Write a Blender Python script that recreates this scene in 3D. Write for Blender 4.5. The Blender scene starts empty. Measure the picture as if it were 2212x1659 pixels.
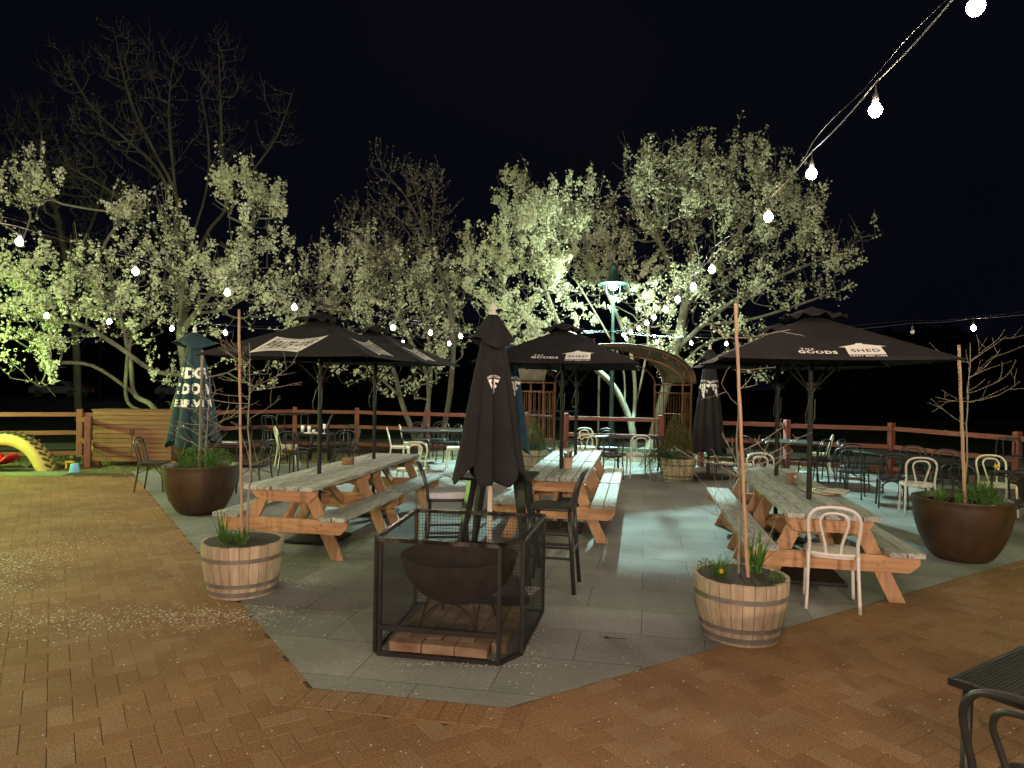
import bpy, math, random
import numpy as np
from mathutils import Vector, Matrix, Euler, noise
S = bpy.context.scene
COL = S.collection
PI = math.pi
R = math.radians
# ------------------------------------------------------------------ camera
FOC, CX, CY, EYE, ROLL = 1511.0, 1106.0, 829.5, 1.8, R(0.9)
cam_d = bpy.data.cameras.new('camera'); cam = bpy.data.objects.new('camera', cam_d); COL.objects.link(cam)
cam_d.sensor_width = 36; cam_d.lens = FOC/2212*36; cam_d.clip_start = .05; cam_d.clip_end = 2000
cr, sr = math.cos(ROLL), math.sin(ROLL)
cam.matrix_world = Matrix(((cr, -sr, 0, 0), (0, 0, -1, 0), (sr, cr, 0, EYE), (0, 0, 0, 1)))
S.camera = cam
# ------------------------------------------------------------------ world: a moonless night sky
W = bpy.data.worlds.new("World"); S.world = W; W.use_nodes = True
nt = W.node_tree; bg = nt.nodes['Background']
sky_n = nt.nodes.new('ShaderNodeTexSky'); sky_n.sky_type = 'NISHITA'; sky_n.sun_disc = False
sky_n.sun_elevation = R(-6); sky_n.sun_rotation = R(200)
addn = nt.nodes.new('ShaderNodeMixRGB'); addn.blend_type = 'ADD'; addn.inputs[0].default_value = 1
tc = nt.nodes.new('ShaderNodeTexCoord'); nz = nt.nodes.new('ShaderNodeTexNoise'); nz.inputs['Scale'].default_value = 1.6; nz.inputs['Detail'].default_value = 3
rp = nt.nodes.new('ShaderNodeValToRGB')
rp.color_ramp.elements[0].position = .35; rp.color_ramp.elements[0].color = (.0009, .0011, .0034, 1)
rp.color_ramp.elements[1].position = .75; rp.color_ramp.elements[1].color = (.0022, .0022, .0038, 1)
nt.links.new(tc.outputs['Generated'], nz.inputs['Vector']); nt.links.new(nz.outputs['Fac'], rp.inputs['Fac'])
mul = nt.nodes.new('ShaderNodeMixRGB'); mul.blend_type = 'MULTIPLY'; mul.inputs[0].default_value = 1; mul.inputs[2].default_value = (.002, .002, .002, 1)
nt.links.new(sky_n.outputs[0], mul.inputs[1]); nt.links.new(mul.outputs[0], addn.inputs[1]); nt.links.new(rp.outputs[0], addn.inputs[2])
nt.links.new(addn.outputs[0], bg.inputs['Color']); bg.inputs['Strength'].default_value = 1.0
S.view_settings.view_transform = 'Standard'; S.view_settings.look = 'None'; S.view_settings.gamma = 1
S.view_settings.use_curve_mapping = False
S.view_settings.exposure = 0.35
S.cycles.use_denoising = True; S.cycles.max_bounces = 4; S.cycles.diffuse_bounces = 2; S.cycles.glossy_bounces = 2
S.cycles.sample_clamp_indirect = 4; S.cycles.caustics_reflective = False; S.cycles.caustics_refractive = False
# light levels
BULB, WARM, LAMPW, LAMPG, GREENW = 490.0, 1.0, 8000.0, 560.0, 1100.0
LAMPC = (.58, 1.0, .92)
WARMW = 1450.0

# ------------------------------------------------------------------ pixel helpers (photograph 2212 wide -> real positions)
def ray(x, y):
    u = x-CX; v = CY-y
    return (u*cr-v*sr)/FOC, (u*sr+v*cr)/FOC
def at(x, y, d):
    a, b = ray(x, y); return Vector((a*d, d, EYE+b*d))
def gnd(x, y, z=0.0):
    a, b = ray(x, y); d = (z-EYE)/b; return Vector((a*d, d, z))

# ------------------------------------------------------------------ mesh helpers
class MB:
    def __init__(s): s.v = []; s.f = []; s.t = []
    def add(s, vs, fs, tint=None):
        o = len(s.v); s.v.extend([tuple(p) for p in vs]); s.f.extend([tuple(i+o for i in f) for f in fs])
        if tint is not None: s.t.extend([tint]*len(vs))
        return s
    def box(s, c, size, rot=None, tint=None, taper=1.0):
        hx, hy, hz = size[0]/2, size[1]/2, size[2]/2
        P = [Vector((x*hx*(taper if z > 0 else 1), y*hy*(taper if z > 0 else 1), z*hz)) for x, y, z in ((-1,-1,-1),(1,-1,-1),(1,1,-1),(-1,1,-1),(-1,-1,1),(1,-1,1),(1,1,1),(-1,1,1))]
        if rot is not None:
            M = rot if isinstance(rot, Matrix) else Euler(rot).to_matrix()
            P = [M@p for p in P]
        P = [p+Vector(c) for p in P]
        return s.add(P, [(0,3,2,1),(4,5,6,7),(0,1,5,4),(1,2,6,5),(2,3,7,6),(3,0,4,7)], tint)
    def beam(s, a, b, w, h, up=(0,0,1), tint=None):
        a = Vector(a); b = Vector(b); d = b-a; L = d.length; d.normalize(); u = Vector(up); x = d.cross(u)
        if x.length < 1e-4: x = d.cross(Vector((0,1,0)))
        x.normalize(); u = x.cross(d)
        M = Matrix((x, d, u)).transposed()
        return s.box((a+b)/2, (w, L, h), M, tint)
    def tube(s, pts, r, n=8, caps=True, tint=None):
        pts = [Vector(p) for p in pts]; m = len(pts)
        rr = r if isinstance(r, (list, tuple)) else [r]*m
        T = []
        for i in range(m):
            t = pts[min(i+1, m-1)]-pts[max(i-1, 0)]
            T.append(t.normalized() if t.length > 1e-9 else Vector((0,0,1)))
        ref = Vector((0,0,1)) if abs(T[0].z) < .9 else Vector((1,0,0))
        N = T[0].cross(ref).normalized(); vs = []
        for i in range(m):
            N = (N-T[i]*N.dot(T[i]))
            if N.length < 1e-6: N = T[i].orthogonal()
            N.normalize(); B = T[i].cross(N)
            for k in range(n):
                a = 2*PI*k/n; vs.append(pts[i]+(N*math.cos(a)+B*math.sin(a))*rr[i])
        fs = [(i*n+k, i*n+(k+1)%n, (i+1)*n+(k+1)%n, (i+1)*n+k) for i in range(m-1) for k in range(n)]
        if caps: fs += [tuple(range(n-1, -1, -1)), tuple((m-1)*n+k for k in range(n))]
        return s.add(vs, fs, tint)
    def lathe(s, prof, n=32, c=(0,0,0), tint=None):
        vs = []; m = len(prof)
        for r, z in prof:
            for k in range(n):
                a = 2*PI*k/n; vs.append((c[0]+r*math.cos(a), c[1]+r*math.sin(a), c[2]+z))
        fs = [(i*n+k, i*n+(k+1)%n, (i+1)*n+(k+1)%n, (i+1)*n+k) for i in range(m-1) for k in range(n)]
        if prof[0][0] > 1e-5: fs.append(tuple(range(n-1, -1, -1)))
        if prof[-1][0] > 1e-5: fs.append(tuple((m-1)*n+k for k in range(n)))
        return s.add(vs, fs, tint)
    def prism(s, poly, z0, z1, tint=None):
        n = len(poly); vs = [(p[0], p[1], z0) for p in poly]+[(p[0], p[1], z1) for p in poly]
        fs = [tuple(range(n-1, -1, -1)), tuple(range(n, 2*n))]+[(k, (k+1)%n, n+(k+1)%n, n+k) for k in range(n)]
        return s.add(vs, fs, tint)
    def ball(s, c, r, n=10, m=7, sq=(1,1,1), tint=None):
        vs = []
        for i in range(m+1):
            th = PI*i/m
            for k in range(n):
                a = 2*PI*k/n; vs.append((c[0]+sq[0]*r*math.sin(th)*math.cos(a), c[1]+sq[1]*r*math.sin(th)*math.sin(a), c[2]+sq[2]*r*math.cos(th)))
        fs = [(i*n+(k+1)%n, i*n+k, (i+1)*n+k, (i+1)*n+(k+1)%n) for i in range(m) for k in range(n)]
        return s.add(vs, fs, tint)

def tag(o, label=None, cat=None, group=None, kind=None):
    if label: o['label'] = label
    if cat: o['category'] = cat
    if group: o['group'] = group
    if kind: o['kind'] = kind
    return o
def mesh_from(name, v, f, mat, smooth=False, tints=None):
    me = bpy.data.meshes.new(name)
    v = np.asarray(v, dtype=np.float32)
    if isinstance(f, np.ndarray):
        k = f.shape[1]; n = len(f)
        me.vertices.add(len(v)); me.vertices.foreach_set('co', v.ravel())
        me.loops.add(n*k); me.loops.foreach_set('vertex_index', f.ravel().astype(np.int32))
        me.polygons.add(n); me.polygons.foreach_set('loop_start', np.arange(0, n*k, k, dtype=np.int32))
        me.update(calc_edges=True)
    else:
        me.from_pydata([tuple(map(float, p)) for p in v], [], f)
    me.materials.append(mat)
    me.polygons.foreach_set('use_smooth', [bool(smooth)]*len(me.polygons))
    if tints is not None and len(tints) == len(v):
        a = me.attributes.new('tint', 'FLOAT', 'POINT'); a.data.foreach_set('value', np.asarray(tints, dtype=np.float32))
    me.update()
    return me
def obj(name, mb, mat, parent=None, smooth=False, auto=None):
    me = mesh_from(name, mb.v, mb.f, mat, smooth, mb.t if mb.t else None)
    if auto:
        me.polygons.foreach_set('use_smooth', [True]*len(me.polygons))
        try: me.set_sharp_from_angle(angle=R(auto))
        except Exception: pass
    o = bpy.data.objects.new(name, me); COL.objects.link(o)
    if parent: o.parent = parent
    return o
def bevel(o, w=.006, seg=2):
    m = o.modifiers.new('bevel', 'BEVEL'); m.width = w; m.segments = seg; m.limit_method = 'ANGLE'; m.angle_limit = R(40)
    return o
def thing(name, label, cat, loc=(0,0,0), rz=0.0, group=None):
    o = bpy.data.objects.new(name, None); COL.objects.link(o); o.empty_display_size = .1
    o.location = loc; o.rotation_euler = (0, 0, rz)
    return tag(o, label, cat, group)
def copy_tree(o, loc=None, rz=None, label=None, group=None, parent=None):
    c = o.copy(); COL.objects.link(c); c.parent = parent
    if loc is not None: c.location = loc
    if rz is not None: c.rotation_euler = (0, 0, rz)
    if label: c['label'] = label
    if group: c['group'] = group
    for ch in list(o.children): copy_tree(ch, parent=c)
    return c

# ------------------------------------------------------------------ materials
def mat(name, col, rough=.6, metal=0.0, col2=None, scale=8.0, stretch=(1,1,1), bump=0.0, bscale=None, detail=5, tint=0.0, lo=.35, hi=.65, spec=.5, coords='Object', trans=0.0, ao=None, sheen=0):
    m = bpy.data.materials.new(name); m.use_nodes = True; n = m.node_tree; p = n.nodes['Principled BSDF']; L = n.links.new
    p.inputs['Roughness'].default_value = rough; p.inputs['Metallic'].default_value = metal
    p.inputs['Specular IOR Level'].default_value = spec
    tcn = n.nodes.new('ShaderNodeTexCoord'); mp = n.nodes.new('ShaderNodeMapping'); mp.inputs['Scale'].default_value = stretch
    L(tcn.outputs[coords], mp.inputs['Vector'])
    out = None
    if col2 is not None:
        t = n.nodes.new('ShaderNodeTexNoise'); t.inputs['Scale'].default_value = scale; t.inputs['Detail'].default_value = detail; t.inputs['Roughness'].default_value = .65
        L(mp.outputs[0], t.inputs['Vector'])
        r = n.nodes.new('ShaderNodeValToRGB'); r.color_ramp.elements[0].position = lo; r.color_ramp.elements[1].position = hi
        r.color_ramp.elements[0].color = (*col, 1); r.color_ramp.elements[1].color = (*col2, 1)
        L(t.outputs['Fac'], r.inputs['Fac']); out = r.outputs[0]
    else:
        rgb = n.nodes.new('ShaderNodeRGB'); rgb.outputs[0].default_value = (*col, 1); out = rgb.outputs[0]
    if tint:
        a = n.nodes.new('ShaderNodeAttribute'); a.attribute_name = 'tint'
        mm = n.nodes.new('ShaderNodeMath'); mm.operation = 'MULTIPLY_ADD'; mm.inputs[1].default_value = tint; mm.inputs[2].default_value = 1-tint/2
        L(a.outputs['Fac'], mm.inputs[0])
        h = n.nodes.new('ShaderNodeVectorMath'); h.operation = 'SCALE'; L(out, h.inputs[0]); L(mm.outputs[0], h.inputs['Scale']); out = h.outputs[0]
    L(out, p.inputs['Base Color'])
    if bump:
        b = n.nodes.new('ShaderNodeBump'); b.inputs['Strength'].default_value = bump; b.inputs['Distance'].default_value = .01
        t2 = n.nodes.new('ShaderNodeTexNoise'); t2.inputs['Scale'].default_value = bscale or scale*3; t2.inputs['Detail'].default_value = 4
        L(mp.outputs[0], t2.inputs['Vector']); L(t2.outputs['Fac'], b.inputs['Height']); L(b.outputs[0], p.inputs['Normal'])
    if sheen: p.inputs['Sheen Weight'].default_value = sheen
    return m
def emit(name, col, strength):
    m = bpy.data.materials.new(name); m.use_nodes = True; n = m.node_tree; n.nodes.clear()
    e = n.nodes.new('ShaderNodeEmission'); e.inputs[0].default_value = (*col, 1); e.inputs[1].default_value = strength
    o = n.nodes.new('ShaderNodeOutputMaterial'); n.links.new(e.outputs[0], o.inputs[0]); return m
def leafmat(name, col, col2, scale=3, trans=.35, rough=.6):
    m = bpy.data.materials.new(name); m.use_nodes = True; n = m.node_tree; p = n.nodes['Principled BSDF']; L = n.links.new
    p.inputs['Roughness'].default_value = rough; p.inputs['Specular IOR Level'].default_value = .2
    t = n.nodes.new('ShaderNodeTexNoise'); t.inputs['Scale'].default_value = scale; tcn = n.nodes.new('ShaderNodeTexCoord'); L(tcn.outputs['Object'], t.inputs['Vector'])
    r = n.nodes.new('ShaderNodeValToRGB'); r.color_ramp.elements[0].position = .35; r.color_ramp.elements[1].position = .65
    r.color_ramp.elements[0].color = (*col, 1); r.color_ramp.elements[1].color = (*col2, 1); L(t.outputs['Fac'], r.inputs['Fac']); L(r.outputs[0], p.inputs['Base Color'])
    tr = n.nodes.new('ShaderNodeBsdfTranslucent'); L(r.outputs[0], tr.inputs[0]); mx = n.nodes.new('ShaderNodeMixShader'); mx.inputs[0].default_value = trans
    L(p.outputs[0], mx.inputs[1]); L(tr.outputs[0], mx.inputs[2]); L(mx.outputs[0], n.nodes['Material Output'].inputs[0]); return m

M = {}
M['top_wood'] = mat('weathered_wood', (.12,.11,.095), .75, col2=(.42,.43,.40), scale=5, stretch=(9,.9,9), bump=.5, bscale=14, lo=.30, hi=.56, tint=.45)
M['pine_x'] = mat('pine_grain_x', (.49,.275,.138), .6, col2=(.33,.168,.075), scale=4, stretch=(.8,9,9), bump=.15, lo=.42, hi=.7)
M['pine_z'] = mat('pine_grain_z', (.44,.255,.138), .6, col2=(.28,.15,.075), scale=4, stretch=(9,9,.8), bump=.15, lo=.42, hi=.7)
M['pine_y'] = mat('pine_grain_y', (.46,.24,.11), .6, col2=(.28,.13,.055), scale=4, stretch=(9,.8,9), bump=.15, lo=.42, hi=.7)
M['black_fabric'] = mat('black_canvas', (.014,.013,.015), .9, col2=(.022,.021,.023), scale=3, bump=.9, bscale=5, spec=.2)
M['teal_fabric'] = mat('teal_canvas', (.008,.028,.038), .85, col2=(.013,.040,.050), scale=3, bump=.8, bscale=6)
M['blue_fabric'] = mat('blue_canvas', (.012,.045,.085), .85, col2=(.018,.060,.10), scale=3, bump=.12, bscale=60)
M['print'] = mat('cream_print', (.84,.82,.78), .7)
M['print_dark'] = mat('black_print', (.012,.012,.012), .7)
M['white_plastic'] = mat('white_plastic', (.66,.62,.60), .42, col2=(.60,.56,.53), scale=5, bump=.03)
M['cream_plastic'] = mat('cream_plastic', (.64,.64,.50), .42, col2=(.56,.56,.43), scale=5, bump=.03)
M['black_plastic'] = mat('black_plastic', (.013,.013,.014), .38, col2=(.022,.022,.022), scale=6, bump=.03)
M['grey_plastic'] = mat('charcoal_plastic', (.016,.016,.017), .36, col2=(.024,.024,.025), scale=6, bump=.03)
M['black_metal'] = mat('black_metal', (.007,.007,.007), .42, metal=.0, spec=.35, col2=(.016,.015,.014), scale=10, bump=.06)
M['worn_rail'] = mat('worn_metal_rail', (.11,.10,.09), .3, metal=.7, col2=(.015,.014,.013), scale=9, lo=.4, hi=.55)
M['rust'] = mat('rust_iron', (.15,.06,.025), .85, col2=(.07,.03,.014), scale=9, bump=.3)
M['rust_bowl'] = mat('rusty_fire_bowl', (.016,.012,.010), .85, spec=.2, col2=(.05,.028,.018), scale=5, bump=.25)
M['corrugated'] = mat('rusty_corrugated', (.10,.075,.055), .75, metal=.1, col2=(.045,.03,.02), scale=5, bump=.2)
M['fence'] = mat('fence_paint', (.185,.050,.030), .7, col2=(.12,.036,.023), scale=5, stretch=(1,1,3), bump=.25, bscale=30)
M['cabinet'] = mat('cabinet_board', (.19,.075,.030), .6, col2=(.12,.048,.022), scale=3, stretch=(1,6,9), bump=.2, bscale=18, tint=.5)
M['planter'] = mat('brown_glaze', (.020,.012,.007), .5, col2=(.075,.037,.015), scale=4.5, stretch=(1,1,.5), bump=.12, bscale=20, lo=.3, hi=.75)
M['soil'] = mat('soil', (.004,.003,.002), .95, col2=(.022,.012,.007), spec=.05, scale=38, bump=1.0, bscale=60)
M['chip'] = mat('bark_chip', (.03,.016,.008), .9, tint=1.6)
M['stave'] = mat('oak_stave', (.26,.19,.125), .7, col2=(.47,.375,.265), scale=3, stretch=(6,6,.7), bump=.25, bscale=16, tint=.32, lo=.3, hi=.7)
M['stave_dark'] = mat('charred_oak', (.018,.013,.010), .85, col2=(.035,.022,.015), scale=9)
M['hoop'] = mat('galvanised_hoop', (.20,.185,.165), .55, metal=.15, col2=(.13,.12,.105), scale=7, bump=.1)
M['bark'] = mat('lichen_bark', (.09,.086,.06), .9, col2=(.19,.185,.135), scale=4, stretch=(1,1,.5), bump=.7, bscale=14)
M['bark_bare'] = mat('grey_bark', (.055,.05,.043), .9, col2=(.115,.103,.088), scale=4, stretch=(1,1,.4), bump=.5, bscale=14)
M['twig'] = mat('sapling_bark', (.17,.135,.105), .8, col2=(.29,.25,.205), scale=12, bump=.3)
M['stake'] = mat('bamboo_stake', (.43,.27,.175), .55, col2=(.34,.20,.13), scale=6, stretch=(3,3,.6), bump=.1)
M['stake_grey'] = mat('weathered_stake', (.20,.16,.12), .75, col2=(.12,.095,.07), scale=6, stretch=(6,6,.6), bump=.3)
M['blossom'] = leafmat('pear_blossom', (.80,.83,.66), (.66,.71,.48), 1.3, .12, .8)
M['bud'] = leafmat('pear_bud', (.22,.22,.12), (.32,.31,.20), 2, .2, .7)
M['blade'] = leafmat('strappy_leaf', (.055,.14,.030), (.12,.23,.06), 9, .25, .5)
M['herb'] = leafmat('herb_leaf', (.045,.10,.025), (.10,.19,.05), 12, .25, .6)
M['conifer'] = leafmat('conifer_spray', (.055,.060,.018), (.10,.085,.028), 9, .15, .8)
M['rosemary'] = leafmat('rosemary_leaf', (.022,.050,.022), (.045,.085,.035), 9, .15, .7)
M['yellow'] = mat('yellow_paint', (.55,.42,.11), .6, col2=(.46,.34,.08), scale=4, bump=.1)
M['toy_yellow'] = mat('yellow_toy', (.72,.50,.03), .4)
M['toy_orange'] = mat('orange_toy', (.75,.32,.03), .4)
M['toy_red'] = mat('red_toy', (.55,.018,.025), .35)
M['toy_blue'] = mat('blue_toy', (.16,.42,.66), .4)
M['toy_green'] = mat('green_toy', (.25,.42,.12), .4)
M['rubber'] = mat('tyre_rubber', (.05,.06,.03), .85, col2=(.10,.11,.05), scale=7, bump=.3)
M['glass'] = mat('clear_glass', (.75,.78,.78), .08, spec=.8)
M['paper'] = mat('paper', (.66,.60,.55), .7)
M['ply'] = mat('plywood_box', (.26,.13,.075), .6, col2=(.19,.09,.05), scale=8)
M['pink_pot'] = mat('blush_pot', (.52,.33,.26), .5)
M['steel'] = mat('steel', (.45,.45,.45), .3, metal=.9)
M['lamp_paint'] = mat('teal_pole_paint', (.014,.045,.045), .6, col2=(.010,.034,.034), scale=6)
M['pole_black'] = mat('pole_black', (.012,.012,.013), .55, spec=.25)
M['white_paint'] = mat('finial_white', (.55,.53,.50), .45)
M['table_black'] = mat('table_black', (.012,.012,.013), .62, spec=.25, col2=(.02,.02,.02), scale=6)
M['cord'] = mat('cord', (.035,.035,.033), .5)
M['firebrick'] = mat('hearth_brick', (.12,.06,.034), .9, col2=(.21,.145,.09), scale=6, bump=.4, tint=.5)
M['mesh_black'] = mat('wire_black', (.004,.004,.0035), .7)
M['plywhite'] = mat('pale_pole', (.52,.46,.40), .5)
M['bulb'] = emit('bulb_glow', (1.0,.80,.60), BULB)
M['bulb_cool'] = emit('bulb_glow_cool', (.94,.84,.86), BULB)
M['bulb_amber'] = emit('bulb_glow_amber', (1.0,.66,.30), BULB*.7)
M['bulb_off'] = mat('bulb_unlit', (.35,.35,.33), .15)
M['socket'] = mat('socket', (.03,.03,.03), .5)
M['car_white'] = mat('white_car_paint', (.22,.22,.24), .3)
M['car_red'] = mat('red_car_paint', (.15,.015,.015), .3)
M['car_glass'] = mat('car_glass', (.02,.02,.025), .1)

# ------------------------------------------------------------------ ground
A = Vector((-1.136, 4.09)); B = Vector((0.0, 3.88))
dAB = (B-A).normalized(); dBC = Vector((math.cos(R(33.3)), math.sin(R(33.3)))); dAD = Vector((-math.sin(R(33.3)), math.cos(R(33.3))))
C2 = B+dBC*16; D2 = A+dAD*11.3
PATIO = [A, B, C2, Vector((13.0, 15.0)), Vector((7.9, 14.9)), Vector((5.9, 15.4)), Vector((2.2, 16.75)), Vector((-1.5, 16.4)), Vector((-3.3, 15.6)), Vector((-6.0, 14.6)), D2]
def inside(p, poly):
    c = False; n = len(poly); j = n-1
    for i in range(n):
        a, b = poly[i], poly[j]
        if (a[1] > p[1]) != (b[1] > p[1]) and p[0] < (b[0]-a[0])*(p[1]-a[1])/(b[1]-a[1])+a[0]: c = not c
        j = i
    return c
def sheet(name, poly, z, m, kind='structure'):
    mb = MB(); mb.add([(p[0], p[1], z) for p in poly], [tuple(range(len(poly)))])
    return tag(obj(name, mb, m), kind=kind)
def groundmat(name, cols, scale, rough=.95, bump=.6):
    m = bpy.data.materials.new(name); m.use_nodes = True; n = m.node_tree; p = n.nodes['Principled BSDF']; L = n.links.new; p.inputs['Roughness'].default_value = rough
    p.inputs['Specular IOR Level'].default_value = .2
    tcn = n.nodes.new('ShaderNodeTexCoord')
    t = n.nodes.new('ShaderNodeTexNoise'); t.inputs['Scale'].default_value = scale; t.inputs['Detail'].default_value = 8; t.inputs['Roughness'].default_value = .7; L(tcn.outputs['Object'], t.inputs['Vector'])
    r = n.nodes.new('ShaderNodeValToRGB'); e = r.color_ramp.elements
    e[0].position = .3; e[0].color = (*cols[0], 1); e[1].position = .7; e[1].color = (*cols[-1], 1)
    if len(cols) > 2: x = e.new(.5); x.color = (*cols[1], 1)
    L(t.outputs['Fac'], r.inputs['Fac']); L(r.outputs[0], p.inputs['Base Color'])
    b = n.nodes.new('ShaderNodeBump'); b.inputs['Strength'].default_value = bump; b.inputs['Distance'].default_value = .03; L(t.outputs['Fac'], b.inputs['Height']); L(b.outputs[0], p.inputs['Normal'])
    return m
M['lawn'] = groundmat('lawn', [(.010,.016,.005), (.016,.025,.008), (.024,.036,.012)], 9)
M['litter'] = groundmat('leaf_litter', [(.045,.035,.018), (.12,.11,.05), (.30,.30,.13)], 16)
M['mulch'] = groundmat('mulch', [(.02,.014,.009), (.05,.035,.02), (.11,.085,.05)], 22)
M['concrete'] = groundmat('concrete', [(.09,.09,.08), (.12,.12,.105), (.16,.16,.14)], 4, bump=.15)
M['sand'] = groundmat('joint_sand', [(.05,.033,.02), (.08,.052,.032), (.12,.085,.055)], 40, bump=.2)
M['matgreen'] = groundmat('rubber_mat', [(.10,.15,.09), (.16,.22,.12), (.26,.32,.16)], 5, bump=.2)
sheet('ground', [(-400,-60),(400,-60),(400,500),(-400,500)], -.03, M['lawn'])
sheet('garden_bed', [(-16,11),(-3,14),(3,15.5),(9,13.5),(13,10),(14,12.5),(9,17.2),(2.5,18.6),(-5,20),(-11,17.4),(-16,15)], -.012, M['mulch'])
sheet('grass_strip', [(-7.4,13.2),(-3.2,14.6),(-1.2,15.8),(-.9,17.2),(-5.5,17.7),(-8.3,15.6),(-12.5,13.5),(-12.5,12.7)], -.004, M['litter'])
sheet('path', [(-26,15.5),(-14,18.6),(-8,21.3),(-1,23.2),(4,22.6),(9,19.2),(14,18.2),(30,19.5),(30,18),(14,16.6),(8.2,17.5),(3,20.6),(-1,21.0),(-7,19.4),(-13,16.8),(-26,13.6)], -.016, M['concrete'])
sheet('far_path', [(2,42),(60,36),(60,38),(2,45)], -.014, M['concrete'])
sheet('play_mat', [(-13.5,12.3),(-8.2,12.75),(-8.3,13.35),(-13.5,13.2)], -.001, M['matgreen'])
sheet('joint_sand', [(-14,-4),(14,-4),(14,14),(-7,14),(-7.5,13.0),(-14,12.6)], -.0045, M['sand'])
# stone paving: rows of sawn bluestone
def stonemat():
    m = bpy.data.materials.new('bluestone'); m.use_nodes = True; n = m.node_tree; p = n.nodes['Principled BSDF']; L = n.links.new
    tcn = n.nodes.new('ShaderNodeTexCoord'); mp = n.nodes.new('ShaderNodeMapping'); mp.inputs['Rotation'].default_value = (0, 0, R(10.8)); L(tcn.outputs['Object'], mp.inputs[0])
    br = n.nodes.new('ShaderNodeTexBrick'); br.inputs['Scale'].default_value = 1; br.inputs['Mortar Size'].default_value = .0035; br.inputs['Mortar Smooth'].default_value = .3
    br.inputs['Brick Width'].default_value = .87; br.inputs['Row Height'].default_value = .57; br.offset = .5
    br.inputs['Color1'].default_value = (.185,.19,.178,1); br.inputs['Color2'].default_value = (.235,.232,.22,1); br.inputs['Mortar'].default_value = (.075,.072,.065,1); br.inputs['Bias'].default_value = 0
    L(mp.outputs[0], br.inputs[0])
    def nse(sc, d, lo, hi, a, b):
        t = n.nodes.new('ShaderNodeTexNoise'); t.inputs['Scale'].default_value = sc; t.inputs['Detail'].default_value = d; L(mp.outputs[0], t.inputs[0])
        r = n.nodes.new('ShaderNodeMapRange'); r.inputs[1].default_value = lo; r.inputs[2].default_value = hi; r.inputs[3].default_value = a; r.inputs[4].default_value = b; L(t.outputs[0], r.inputs[0]); return r.outputs[0], t.outputs[0]
    a, _ = nse(.9, 4, .3, .7, .72, 1.2); b, bb = nse(35, 6, .3, .7, .88, 1.1)
    mu = n.nodes.new('ShaderNodeMath'); mu.operation = 'MULTIPLY'; L(a, mu.inputs[0]); L(b, mu.inputs[1])
    sc = n.nodes.new('ShaderNodeVectorMath'); sc.operation = 'SCALE'; L(br.outputs[0], sc.inputs[0]); L(mu.outputs[0], sc.inputs['Scale'])
    L(sc.outputs[0], p.inputs['Base Color'])
    c, _ = nse(1.6, 5, .35, .65, .74, .92); L(c, p.inputs['Roughness']); p.inputs['Specular IOR Level'].default_value = .12
    bp = n.nodes.new('ShaderNodeBump'); bp.inputs['Strength'].default_value = .25; bp.inputs['Distance'].default_value = .004
    iv = n.nodes.new('ShaderNodeMath'); iv.operation = 'SUBTRACT'; L(bb, iv.inputs[0]); L(br.outputs['Fac'], iv.inputs[1]); L(iv.outputs[0], bp.inputs['Height']); L(bp.outputs[0], p.inputs['Normal'])
    return m
sheet('stone_paving', PATIO, .004, stonemat())
# herringbone bricks
def brickmat():
    m = bpy.data.materials.new('clay_paver'); m.use_nodes = True; n = m.node_tree; p = n.nodes['Principled BSDF']; L = n.links.new
    p.inputs['Specular IOR Level'].default_value = .25; p.inputs['Roughness'].default_value = .8
    a = n.nodes.new('ShaderNodeAttribute'); a.attribute_name = 'tint'
    r = n.nodes.new('ShaderNodeValToRGB'); e = r.color_ramp.elements
    e[0].position = 0; e[0].color = (.225,.115,.055,1); e[1].position = 1; e[1].color = (.285,.172,.098,1); x = e.new(.5); x.color = (.255,.138,.068,1); x = e.new(.85); x.color = (.265,.150,.080,1)
    L(a.outputs['Fac'], r.inputs[0])
    tcn = n.nodes.new('ShaderNodeTexCoord')
    def nse(scl, d, lo, hi, aa, b):
        t = n.nodes.new('ShaderNodeTexNoise'); t.inputs['Scale'].default_value = scl; t.inputs['Detail'].default_value = d; L(tcn.outputs['Object'], t.inputs[0])
        q = n.nodes.new('ShaderNodeMapRange'); q.inputs[1].default_value = lo; q.inputs[2].default_value = hi; q.inputs[3].default_value = aa; q.inputs[4].default_value = b; L(t.outputs[0], q.inputs[0]); return q.outputs[0], t.outputs[0]
    u, _ = nse(.9, 6, .32, .68, .78, 1.16); v, vv = nse(95, 6, .38, .62, .62, 1.16)
    mu = n.nodes.new('ShaderNodeMath'); mu.operation = 'MULTIPLY'; L(u, mu.inputs[0]); L(v, mu.inputs[1])
    sc = n.nodes.new('ShaderNodeVectorMath'); sc.operation = 'SCALE'; L(r.outputs[0], sc.inputs[0]); L(mu.outputs[0], sc.inputs['Scale']); L(sc.outputs[0], p.inputs['Base Color'])
    bp = n.nodes.new('ShaderNodeBump'); bp.inputs['Strength'].default_value = .35; bp.inputs['Distance'].default_value = .004; L(vv, bp.inputs['Height']); L(bp.outputs[0], p.inputs['Normal'])
    return m
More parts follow.
